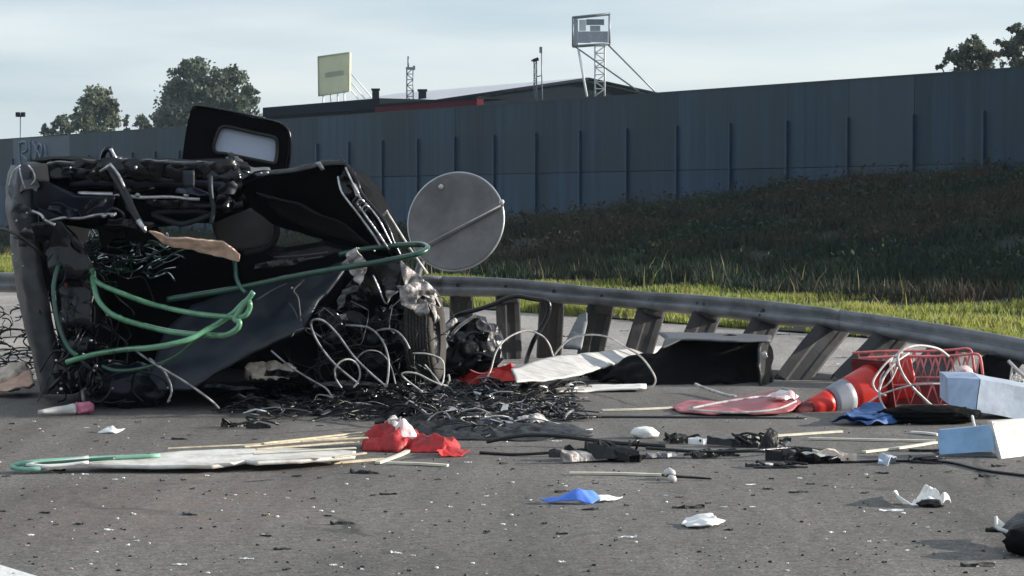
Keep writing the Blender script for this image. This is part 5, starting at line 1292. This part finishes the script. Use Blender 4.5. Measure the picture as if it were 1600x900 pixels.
# ------------------------------------------------------------------ long white slab with green end, laths, red cloth
sl = thing('broken_slab', G(280, 718), 'long tapering white slab with a green tinted left tip on the asphalt', 'board')
M['slab_white'] = mat('slab_white', (0.5, 0.46, 0.41), 0.55, 0, 0.2, 6, 0.2, 20, col2=(0.74, 0.71, 0.67), thr=(0.38, 0.58))
bm = sheet([G(139, 717, .05), G(190, 714, .05), G(228, 710, .055), G(280, 704, .06), G(402, 700, .06), G(470, 700, .06), G(556, 704, .06), G(554, 711, .05), G(470, 719, .05), G(400, 722, .05), G(384, 719, .05), G(332, 727, .04), G(280, 727, .04), G(139, 726, .04)], .018, 4, .005, 4, 38)
obj('board', bm, M['slab_white'], sl)
bm = newbm(); tube(bm, [G(250, 712, .06), G(138, 717, .055), G(52, 722, .05), G(20, 728, .03), G(26, 732, .025), G(52, 733, .025), G(70, 730, .03)], .012, 6, 5); obj('edge_strip', bm, M['pale_green'], sl)
bm = newbm(); tube(bm, [G(36, 730, .03), G(60, 725, .045), G(138, 719, .06), G(180, 716, .062)], .009, 6, 5); obj('edge_strip', bm, M['hose_green'], sl)
bm = sheet([G(40, 729, .035), G(64, 722, .045), G(138.5, 717, .05), G(138.5, 726, .04), G(70, 731, .03)], .014, 3, .006, 4, 39)
obj('tip', bm, M['white_board'], sl, label='pointed tip edged with green strip')
for i, (x0, y0, x1, y1) in enumerate(((262, 701, 410, 694), (380, 698, 560, 681), (410, 693, 566, 676), (400, 702, 560, 690), (395, 709, 556, 700), (470, 690, 575, 684), (520, 715, 572, 708))):
    a, b = G(x0, y0, .05 + .01 * i), G(x1, y1, .06 + .01 * i)
    d = (b - a).normalized(); s = Vector((-d.y, d.x, 0))
    M3 = Matrix((d, s, Vector((0, 0, 1)))).transposed()
    bm = newbm(); box(bm, a.lerp(b, .5), ((b - a).length, .026, .009), M3); bevel(bm, .003, 1)
    obj('wooden_strip', bm, M['wood' if i != 4 else 'cream'], label=('thin wooden strip behind the middle of the white slab', 'wooden strip fanning from slab to red cloth, longest of the fan', 'rearmost wooden strip running to the red cloth', 'wooden strip lying just above the white slab surface', 'cream strip on top of the right end of the slab', 'short wooden strip ending under the red cloth', 'small splinter below the right end of the slab')[i], cat='strip', group='wooden strips between slab and red cloth')
def cloth(c, rx, ry, h, seed, tail=None, nx=60, ny=40):
    bm = newbm(); g = []
    for i in range(nx + 1):
        row = []
        for j in range(ny + 1):
            u = i / nx * 2 - 1; v = j / ny * 2 - 1
            e = 1 + .22 * noise.noise(Vector((u * 1.7 + seed, v * 1.7, seed)))
            x = u * rx * math.sqrt(max(0, 1 - .42 * v * v)) * e; y = v * ry * math.sqrt(max(0, 1 - .42 * u * u)) * e
            rr = max(0, 1 - max(abs(u), abs(v)) ** 2.2)
            q = Vector((x * 9, y * 9, seed))
            q = q * .75; z = h * rr ** .6 * (.45 + .55 * (1 - abs(noise.noise(q)) * 2.0) + .3 * (.5 - abs(noise.noise(q * 2.1 + Vector((x * 6, 0, 0)))) * 1.6) + .1 * noise.noise(q * 5))
            row.append(bm.verts.new(c + Vector((x, y, max(z, .004)))))
        g.append(row)
    for i in range(nx):
        for j in range(ny):
            f = bm.faces.new((g[i][j], g[i + 1][j], g[i + 1][j + 1], g[i][j + 1])); f.smooth = True
    solid(bm, .004)
    return bm
rc = thing('red_cloth', G(640, 706), 'crumpled bright red and white cloth at the right end of the wooden strips', 'cloth')
obj('bundle', cloth(G(612, 700), .17, .22, .125, 3), M['red_fabric'], rc)
obj('bundle', cloth(G(676, 703), .15, .16, .085, 6), M['red_fabric'], rc)
obj('pale_fold', cloth(G(634, 692, .03), .075, .12, .12, 9, None, 24, 18), M['pink_fabric'], rc, label='pinkish white fold')
obj('trailing_end', sheet([G(680, 704, .05), G(700, 696, .04), G(735, 704, .02), G(722, 711, .01), G(690, 712, .01)], .005, 4, .02, 9, 44), M['red_fabric'], rc)
# blue paper
bpp = thing('blue_paper', G(905, 782), 'folded bright blue paper with a white end on bare asphalt', 'paper')
obj('sheet', sheet([G(843, 783, .006), G(880, 773, .03), G(908, 767, .055), G(928, 770, .04), G(938, 779, .02), G(925, 786, .008), G(870, 786, .006)], .003, 4, .014, 9, 45), M['blue_paper'], bpp)
obj('white_end', sheet([G(930, 775, .025), G(950, 774, .025), G(973, 777, .01), G(960, 781, .008), G(936, 783, .01)], .003, 3, .01, 12, 46), M['paper'], bpp)
obj('white_paper', sheet([G(1064, 817, .01), G(1072, 806, .03), G(1096, 802, .04), G(1112, 804, .035), G(1120, 812, .025), G(1134, 816, .012), G(1112, 823, .01), G(1080, 823, .01)], .004, 4, .02, 9, 47), M['paper'], label='crumpled flat white paper on the asphalt right of the blue paper', cat='paper')
cw = thing('crumpled_wrapper', G(1442, 788), 'white crumpled wrapper with a dark underside and raised wing', 'wrapper')
obj('wing', sheet([G(1398, 768, .02), W(1400, 765, 9.95), W(1412, 778, 9.9), G(1424, 790, .01), G(1412, 788, .01)], .004, 3, .012, 14, 48), M['paper'], cw)
obj('fold', sheet([G(1424, 786, .01), W(1434, 772, 10.0), W(1446, 758, 10.0), W(1458, 769, 10.0), W(1470, 774, 9.95), G(1484, 783, .01), G(1460, 788, .01)], .004, 4, .025, 14, 49, True), M['paper'], cw)
obj('dark_base', lump(G(1456, 787, .012), (.06, .05, .02), 6, .4, 2, 3), M['black_plastic'], cw)
# dark object cut by the right edge
de = thing('dark_helmet_shell', G(1590, 845), 'dark rounded shell with a white rim at the right edge of the asphalt', 'shell')
obj('shell', loft([PW([(1566, 824, 8.86), (1580, 806, 8.9), (1606, 798, 8.95), (1640, 806, 8.95)]), PW([(1566, 834, 8.76), (1584, 822, 8.72), (1610, 818, 8.7), (1644, 826, 8.72)]), PW([(1580, 846, 8.66), (1592, 850, 8.6), (1612, 854, 8.56), (1646, 856, 8.6)])], 14, 10, .008, .012, 12, 5), M['black_plastic'], de)
obj('lining', lump(G(1606, 846, .05), (.085, .1, .05), 2, .35, 2.2, 3, sharp=True), M['black_matte'], de)
bm = newbm(); tube(bm, PW([(1556, 808, 8.85), (1558, 824, 8.8), (1572, 830, 8.75), (1590, 840, 8.72), (1606, 850, 8.7)]), .008, 6, 4); obj('rim', bm, M['white_plastic'], de)
obj('flap', sheet(PW([(1556, 806, 8.9), (1562, 812, 8.85), (1576, 824, 8.82), (1568, 828, 8.82), (1556, 822, 8.85)]), .004, 3, .008, 14, 3), M['paper'], de)
bm = newbm(); tube(bm, PW([(1540, 828, 8.85), (1560, 829, 8.83), (1580, 828, 8.8)]), .009, 5, 2); obj('peg', bm, M['black_plastic'], de)

# ------------------------------------------------------------------ black broken plastic assemblies
def shard_mesh(seed, L=1.0, w=.3, h=.2, lo=.2):
    r = random.Random(seed); bm = newbm(); n = 7
    top = []
    for i in range(n):
        u = i / (n - 1); ww_ = w * (.4 + .6 * math.sin(math.pi * min(1, u + .15))) * r.uniform(.6, 1.2)
        z = h * r.uniform(lo, 1) * (1 - .5 * u); y = r.uniform(-.15, .15) * w
        x = (u - .5) * L
        top.append([bm.verts.new((x, y - ww_ / 2, 0)), bm.verts.new((x, y + ww_ / 2, 0)), bm.verts.new((x, y + ww_ * .3 * r.uniform(.4, 1.2), z)), bm.verts.new((x, y - ww_ * .3 * r.uniform(.4, 1.2), z * r.uniform(.6, 1.1)))])
    for i in range(n - 1):
        for j in range(4): bm.faces.new((top[i][j], top[i][(j + 1) % 4], top[i + 1][(j + 1) % 4], top[i + 1][j]))
    bm.faces.new(top[0][::-1]); bm.faces.new(top[-1])
    bmesh.ops.recalc_face_normals(bm, faces=bm.faces[:])
    return bm
def place_bm(bm, loc, rotz, s):
    Mx = Matrix.Translation(loc) @ Matrix.Rotation(rotz, 4, 'Z') @ Matrix.Diagonal((s[0], s[1], s[2], 1))
    bmesh.ops.transform(bm, matrix=Mx, verts=bm.verts[:]); return bm
def wreck_bit(name, cx, cy, wpx, hpx, seed, label, cat, npieces=5, mats=('black_plastic', 'black_paint', 'black_plastic', 'bare_metal')):
    r = random.Random(seed); c = G(cx, cy); D = c.y; sc = D / FPX
    t = thing(name, c, label, cat)
    for i in range(npieces):
        off = Vector((r.uniform(-.45, .45) * wpx * sc, r.uniform(-.14, .14) * (.5 + wpx * sc * .3), 0))
        L_ = wpx * sc * r.uniform(.3, .7); hh = hpx * sc * r.uniform(.4, 1.15)
        bm = shard_mesh(seed * 10 + i, lo=.6); place_bm(bm, c + off + Vector((0, 0, r.uniform(0, .2) * hh)), r.uniform(-.45, .45), (L_, L_ * .5 + .06, hh * 5))
        obj('piece', bm, M[mats[i % len(mats)]], t)
    bm = newbm()
    for i in range(3):
        x = c.x + r.uniform(-.4, .4) * wpx * sc
        tube(bm, [Vector((x, c.y + r.uniform(-.1, .1), .02)), Vector((x + r.uniform(-.1, .15), c.y, hpx * sc * r.uniform(.5, 1.1))), Vector((x + r.uniform(-.1, .3), c.y + r.uniform(-.1, .1), .02))], .007, 5, 4)
    obj('wire', bm, M['black_cable'], t)
    return t
wreck_bit('broken_bracket', 938, 720, 126, 30, 3, 'long black broken bracket with silver clips, largest piece mid asphalt', 'car part', 11, ('black_plastic', 'black_paint', 'black_matte', 'black_plastic', 'torn_metal', 'black_paint', 'black_plastic', 'black_matte'))
wreck_bit('broken_bracket', 1070, 714, 130, 12, 4, 'flat grey metal strip joined on right of the long black bracket', 'car part', 4, ('grey_panel', 'black_plastic', 'galv', 'black_plastic'))
wreck_bit('broken_bracket', 1165, 698, 80, 20, 5, 'low black shards left of the upright black wedge', 'car part', 4)
wreck_bit('broken_bracket', 1272, 722, 110, 26, 6, 'tangled black plastic and pale foam pieces left of the open blue box', 'car part', 10, ('black_matte', 'black_plastic', 'black_paint', 'foam', 'black_plastic', 'white_plastic', 'black_paint', 'black_plastic'))
wreck_bit('broken_bracket', 1220, 730, 100, 10, 7, 'thin dark blades lying nearest the camera among black pieces', 'car part', 4, ('black_plastic', 'black_paint', 'white_plastic', 'black_plastic'))
wreck_bit('broken_bracket', 374, 669, 70, 17, 8, 'knobbly black part alone in front of the wreck', 'car part', 4, ('black_plastic', 'black_plastic', 'black_paint', 'black_plastic'))
wreck_bit('broken_bracket', 1065, 692, 90, 16, 9, 'brownish bent shard with pale flake beyond the long black bracket', 'car part', 4, ('dusty_rubber', 'paper', 'black_plastic', 'dusty_rubber'))
wreck_bit('broken_bracket', 1420, 722, 70, 8, 15, 'flat black strip just left of the open blue box', 'car part', 3, ('black_plastic', 'black_paint', 'black_plastic'))
obj('black_wedge', sheet(PW([(1182, 706, 12.1), (1190, 684, 12.12), (1196, 675, 12.15), (1206, 682, 12.15), (1214, 706, 12.1)]), .05, 3, .012, 9, 50), M['black_plastic'], label='upright black wedge among the plastic shards', cat='fragment')
obj('grey_flake', sheet([G(1216, 694, .01), G(1226, 683, .05), G(1238, 684, .05), G(1236, 692, .02), G(1226, 698, .01)], .006, 2, .008, 9, 51), M['grey_panel'], label='small grey flake right of the upright black wedge', cat='fragment')
obj('crumpled_foil', sheet([G(1370, 722, .01), G(1374, 710, .04), W(1382, 704, 11.7), W(1392, 708, 11.68), G(1400, 718, .02), G(1388, 725, .01)], .004, 4, .025, 14, 57, True, False), M['pale_blue'], label='small crumpled pale blue foil between black pieces and box', cat='foil')
tk = thing('snapped_lever', G(1065, 744), 'small black lever with two white knobs below the grey strip', 'car part')
bm = newbm(); tube(bm, [G(1036, 742, .015), G(1050, 744, .02), G(1080, 746, .012), G(1112, 748, .008)], .009, 6, 4, taper=.5); obj('arm', bm, M['black_plastic'], tk)
obj('knob', lump(G(1046, 739, .03), (.03, .025, .025), 1, .3, 2, 2), M['white_plastic'], tk)
obj('knob', lump(G(1050, 748, .018), (.022, .02, .018), 2, .3, 2, 2), M['white_plastic'], tk)
obj('white_lump', lump(G(1007, 676, .03), (.075, .06, .035), 4, .3, 1.5, 3), M['paper'], label='rounded white lump on the asphalt above the long bracket', cat='scrap')
obj('white_scrap', sheet([G(152, 675, .008), G(168, 668, .02), G(176, 665, .04), G(182, 670, .02), G(196, 672, .006), G(180, 676, .006)], .003, 3, .012, 12, 53), M['paper'], label='small white scrap left of the knobbly black part', cat='scrap')

# long cables on the asphalt
hose('ground_cable', [(903, 652, 14.0), (960, 652.5, 14.02), (1060, 653, 14.0), (1160, 654, 13.98), (1260, 655, 13.95)], .012, M['black_cable'], 'straight black cable on the asphalt in front of the red sheet', 'cable', None, 6, 4)
def gcable(pts, r, m, label):
    bm = newbm(); tube(bm, [G(x, y, r + z) for x, y, z in pts], r, 6, 6); return obj('ground_cable', bm, m, label=label, cat='cable', group='cables lying on the asphalt')
gcable([(750, 707, 0), (800, 710, 0), (850, 708, .01), (890, 704, .02)], .008, M['black_cable'], 'thin black cable from the red cloth to the long bracket')
gcable([(1320, 722, .0), (1400, 720, 0), (1480, 722, .0), (1540, 735, 0), (1620, 745, 0)], .007, M['black_cable'], 'thin black cable running right below the open blue box')
gcable([(1010, 700, .02), (1100, 706, .02), (1180, 704, .03), (1250, 700, .02), (1330, 712, .02)], .009, M['black_cable'], 'black cable through the plastic shards')
gcable([(760, 690, .02), (820, 680, .05), (880, 682, .04), (960, 692, .02), (1040, 697, .01)], .012, M['black_cable'], 'thick black cable leading right out of the cable heap')
gcable([(1086, 600, .05), (1100, 606, .03), (1130, 616, .02), (1150, 620, .02)], .011, M['white_cable'], 'short cream cable in front of the black body part')

# heap of torn wiring in front of the wreck
bm = newbm()
hr = random.Random(21)
for i in range(760):
    if hr.random() < .62:
        cx = hr.gauss(720, 95); cy = 600 + hr.random() ** .8 * 80
        lo, hi = 560 + 0, 905
    else:
        cx = hr.uniform(370, 640); cy = hr.uniform(606, 650)
    cx = min(max(cx, 372), 890)
    lim = 600 + 90 * max(0, 1 - abs(cx - 760) / 240) if cx > 520 else 655
    cy = min(cy, max(lim, 650) + 6)
    base = G(cx, cy); a = hr.uniform(-.5, .5) + (0 if hr.random() < .8 else 1.4); ln = hr.uniform(.06, .4) * (1 if hr.random() < .9 else 1.8); hh = hr.random() ** 3 * .075
    if cx > 560: hh *= 1.2
    d = Vector((math.cos(a), math.sin(a) * 1.1, 0)); s = Vector((-d.y, d.x, 0))
    pts = []
    bend = hr.uniform(-.3, .3) * ln
    for k in range(5):
        u = k / 4
        pts.append(base + d * (u - .5) * ln + s * bend * math.sin(u * math.pi * hr.uniform(.8, 1.6)) + Vector((hr.gauss(0, .012), hr.gauss(0, .02), .006 + hh * math.sin(u * math.pi) + hr.uniform(0, .018))))
    q = hr.random()
    tube(bm, pts, hr.uniform(.002, .0055) if hr.random() < .9 else .009, 5, 2, mi=0 if q < .86 else (1 if q < .95 else 2))
obj('wiring_heap', bm, [M['black_cable'], M['grey_cable'], M['white_cable']], label='heap of torn black wiring spread on the asphalt before the wreck', cat='wiring', kind='stuff')
bm = newbm()
for i in range(1300):
    if hr.random() < .7:
        cx = hr.gauss(730, 85); cy = hr.uniform(604, 690)
    else:
        cx = hr.uniform(370, 660); cy = hr.uniform(608, 652)
    cx = min(max(cx, 372), 895)
    lim = 604 + 88 * max(0, 1 - abs(cx - 765) / 220) if cx > 540 else 652
    if cy > lim: cy = hr.uniform(604, max(lim, 640))
    base = G(cx, cy) + Vector((0, 0, hr.random() ** 2 * .07 + .004))
    l = hr.uniform(.015, .07); a = hr.uniform(0, 6.28)
    u = Vector((math.cos(a), math.sin(a), hr.uniform(-.4, .6))).normalized() * l; v = Vector((-math.sin(a), math.cos(a), hr.uniform(-.3, .8))).normalized() * l * hr.uniform(.2, .7)
    p = [base - u, base - v, base + u * hr.uniform(.6, 1.1), base + v]
    q = hr.random()
    hexa(bm, p + [x_ + Vector((0, .004, .006)) for x_ in p], 0 if q < .72 else (1 if q < .84 else 2))
obj('shredded_trim', bm, [M['black_plastic'], M['grey_paint'], M['bare_metal']], label='shredded dark trim chips mixed into the wiring heap', cat='debris', kind='stuff')
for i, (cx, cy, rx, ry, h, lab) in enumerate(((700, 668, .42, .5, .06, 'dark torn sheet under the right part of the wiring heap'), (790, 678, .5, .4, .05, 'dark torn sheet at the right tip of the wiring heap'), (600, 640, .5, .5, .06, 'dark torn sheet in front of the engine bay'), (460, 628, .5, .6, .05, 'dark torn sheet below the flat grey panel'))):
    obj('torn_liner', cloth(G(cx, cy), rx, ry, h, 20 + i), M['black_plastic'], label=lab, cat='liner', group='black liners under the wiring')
obj('silver_foil', sheet([G(800, 650, .04), G(826, 646, .06), G(850, 650, .05), G(862, 658, .03), G(830, 660, .03)], .004, 3, .02, 10, 61, True), M['torn_metal'], label='crumpled silver foil on the right part of the wiring heap', cat='foil')
obj('silver_foil', sheet([G(600, 660, .06), G(612, 650, .08), G(626, 652, .08), G(620, 664, .05)], .004, 3, .02, 10, 62, True), M['torn_metal'], label='small silver foil scrap behind the red cloth', cat='foil')

# ------------------------------------------------------------------ scattered fragments
BL = [(18, 663, 10), (280, 687, 26), (570, 740, 48), (607, 773, 28), (582, 775, 9), (685, 750, 10), (512, 807, 14), (535, 819, 38), (415, 838, 22), (441, 859, 28), (122, 820, 16), (87, 821, 9), (70, 802, 20), (254, 752, 9), (287, 751, 10), (488, 780, 9), (297, 805, 26), (448, 891, 14), (698, 728, 12), (759, 834, 9), (878, 835, 20), (850, 819, 10), (922, 797, 28), (878, 769, 26), (860, 760, 9), (930, 756, 10), (1056, 794, 12), (787, 725, 16), (1201, 765, 18), (1248, 770, 31), (1077, 794, 48), (1106, 787, 10), (1061, 778, 14), (1344, 795, 7), (1378, 740, 22), (1481, 738, 14), (1544, 745, 30), (1561, 729, 24), (1528, 885, 54), (1381, 880, 9), (1138, 829, 14), (1584, 860, 14), (1205, 749, 10), (90, 736, 26), (10, 745, 14), (5, 800, 12), (463, 745, 16), (612, 745, 10), (1266, 757, 14), (1350, 771, 16), (500, 666, 12), (215, 660, 10), (150, 690, 8)]
WH = [(385, 874, 22), (170, 829, 15), (49, 837, 11), (213, 846, 9), (180, 750, 9), (133, 742, 12), (324, 744, 7), (523, 884, 9), (619, 865, 18), (645, 869, 9), (566, 891, 7), (980, 840, 30), (731, 723, 12), (829, 869, 7), (878, 879, 12), (1393, 799, 38), (1131, 793, 12), (1176, 793, 10), (1173, 758, 16), (1299, 833, 8), (1358, 847, 7), (1418, 861, 7), (1383, 846, 7), (136, 669, 8), (53, 659, 6), (280, 883, 24), (160, 676, 12), (760, 776, 8), (704, 793, 8), (870, 690, 16), (920, 672, 14), (1250, 748, 8), (1450, 825, 7), (1040, 775, 8)]
protos = []
for i in range(6):
    me = bpy.data.meshes.new('fragment'); bm = shard_mesh(100 + i, 1.0, .34, .16); bm.to_mesh(me); bm.free(); protos.append(me)
pm = {}
def frag(me, mname, x, y, wpx, label, group, name, flat=1.0):
    k = (me.name, mname)
    if k not in pm:
        m2 = me.copy(); m2.materials.clear(); m2.materials.append(M[mname]); pm[k] = m2
    o = bpy.data.objects.new(name, pm[k]); COL.objects.link(o)
    c = G(x, y); s = wpx / FPX * c.y
    o.location = (c.x, c.y, .002); o.scale = (s, min(s * 1.2, .05 + s * .4), max(.07, min(s * 1.1, .2)) * flat); o.rotation_euler = (0, 0, frng.uniform(-.5, .5) + (math.pi if frng.random() < .5 else 0))
    tag(o, label, 'fragment', group)
    return o
USED = {}
frng = random.Random(77)
MARKS = [('beside the white road marking', 30, 885), ('in front of the white slab', 240, 750), ('between van and white slab', 230, 675), ('on the reddish stained asphalt', 220, 800), ('in front of the red cloth', 640, 750),
         ('around the blue paper', 905, 780), ('around the flat white paper', 1098, 815), ('around the crumpled wrapper', 1440, 775), ('near the dark shell at the right edge', 1560, 860), ('in front of the open blue box', 1540, 735),
         ('below the thin dark blades', 1220, 765), ('nearest the camera at centre', 780, 880), ('nearest the camera right of centre', 1150, 880), ('nearest the camera left of centre', 420, 880), ('left of the long black bracket', 790, 725), ('on open asphalt between slab and blue paper', 650, 820), ('below the long black bracket', 1000, 750), ('beyond the long black bracket', 1050, 670), ('near the cream laths', 1330, 695)]
def where(x, y):
    m_ = min(MARKS, key=lambda m_: (m_[1] - x) ** 2 + ((m_[2] - y) * 2) ** 2)
    dx, dy = x - m_[1], (y - m_[2]) * 2
    sd = ('far left' if dx < -80 else 'left' if dx < -25 else 'far right' if dx > 80 else 'right' if dx > 25 else 'middle')
    return m_[0] + ', ' + sd + (' and nearer' if dy > 24 else ' and farther' if dy < -24 else '')
def size_word(w): return 'tiny' if w < 8 else ('small' if w < 16 else ('short slim' if w < 30 else 'long curved'))
for (x, y, w) in BL:
    frag(frng.choice(protos), 'black_plastic', x, y, w, size_word(w) + ' black plastic fragment ' + where(x, y), 'black fragments scattered on the asphalt', 'plastic_fragment')
for (x, y, w) in WH:
    frag(frng.choice(protos), 'paper', x, y, w, size_word(w) + ' white fragment ' + where(x, y), 'white fragments scattered on the asphalt', 'white_fragment', .8)
for i in range(80):
    y = 660 + 240 * frng.random(); x = frng.uniform(-10, 1610)
    if 560 < x < 1000 and y < 720: continue
    w = frng.uniform(3.5, 8.5)
    if frng.random() < .78:
        frag(frng.choice(protos), 'black_plastic', x, y, w, size_word(w) + ' black plastic fragment ' + where(x, y), 'black fragments scattered on the asphalt', 'plastic_fragment')
    else:
        frag(frng.choice(protos), 'paper', x, y, w * .8, size_word(w * .8) + ' white fragment ' + where(x, y), 'white fragments scattered on the asphalt', 'white_fragment', .8)
# bits lying on the far lane, seen between the posts
for i in range(36):
    x = frng.uniform(720, 1340); y = frng.uniform(500, 572)
    mm_ = frng.choice(['black_plastic', 'grey_panel', 'paper']); w = frng.uniform(6, 22)
    pn = sum(1 for p_ in POSTS if p_[0] < x)
    frag(frng.choice(protos), mm_, x, y, w, size_word(w) + {'black_plastic': ' black', 'grey_panel': ' grey', 'paper': ' white'}[mm_] + ' fragment beyond the guardrail, ' + ('behind the arching black hose' if x < 850 else 'behind the white board' if x < 1040 else 'behind the black hollow body part' if x < 1200 else 'left of the red lattice'), 'fragments beyond the guardrail', 'lane_fragment')
# fine grit
bm = newbm()
for i in range(620):
    y = 650 + 250 * frng.random(); x = frng.uniform(-20, 1620); c = G(x, y); s = .0025 + .0045 * frng.random() ** 2
    q = frng.random()
    g = bmesh.ops.create_icosphere(bm, subdivisions=1, radius=s, matrix=Matrix.Translation(c + Vector((0, 0, s * .4))) @ Matrix.Diagonal((frng.uniform(.7, 2), frng.uniform(.7, 1.6), .7, 1)))
    mi_ = 0 if q < .68 else (1 if q < .95 else 2)
    for v in g['verts']:
        for f in v.link_faces: f.material_index = mi_
obj('road_grit', bm, [M['black_plastic'], M['paper'], M['card']], label='fine grit and glass crumbs sprinkled over the asphalt', cat='grit', kind='stuff', recenter=False)

# ------------------------------------------------------------------ thin air haze over the far distance
bm = newbm(); box(bm, (0, 150, 10), (420, 330, 22))
hz = bpy.data.materials.new('haze'); hz.use_nodes = True
hn = hz.node_tree; hn.nodes.clear()
ho = hn.nodes.new('ShaderNodeOutputMaterial'); hv = hn.nodes.new('ShaderNodeVolumePrincipled')
hv.inputs['Color'].default_value = (0.68, 0.85, 1.0, 1); hv.inputs['Density'].default_value = 0.00022; hv.inputs['Anisotropy'].default_value = 0.2
hn.links.new(hv.outputs['Volume'], ho.inputs['Volume'])
obj('haze', bm, hz, label='thin pale haze in the air over the far bank and trees', cat='haze', kind='stuff', recenter=False)

# tell apart fragments that would otherwise read the same
same = {}
for o in list(S.objects):
    if o.parent is None and o.get('group') and 'fragment' in o.name: same.setdefault(o['label'], []).append(o)
for lab, L_ in same.items():
    if len(L_) > 1:
        L_.sort(key=lambda o: o.location.x / o.location.y)
        words = {2: ['left one', 'right one'], 3: ['leftmost', 'middle one', 'rightmost'], 4: ['leftmost', 'second from left', 'third from left', 'rightmost']}.get(len(L_))
        if words:
            for o, w_ in zip(L_, words): o['label'] = lab + ', ' + w_
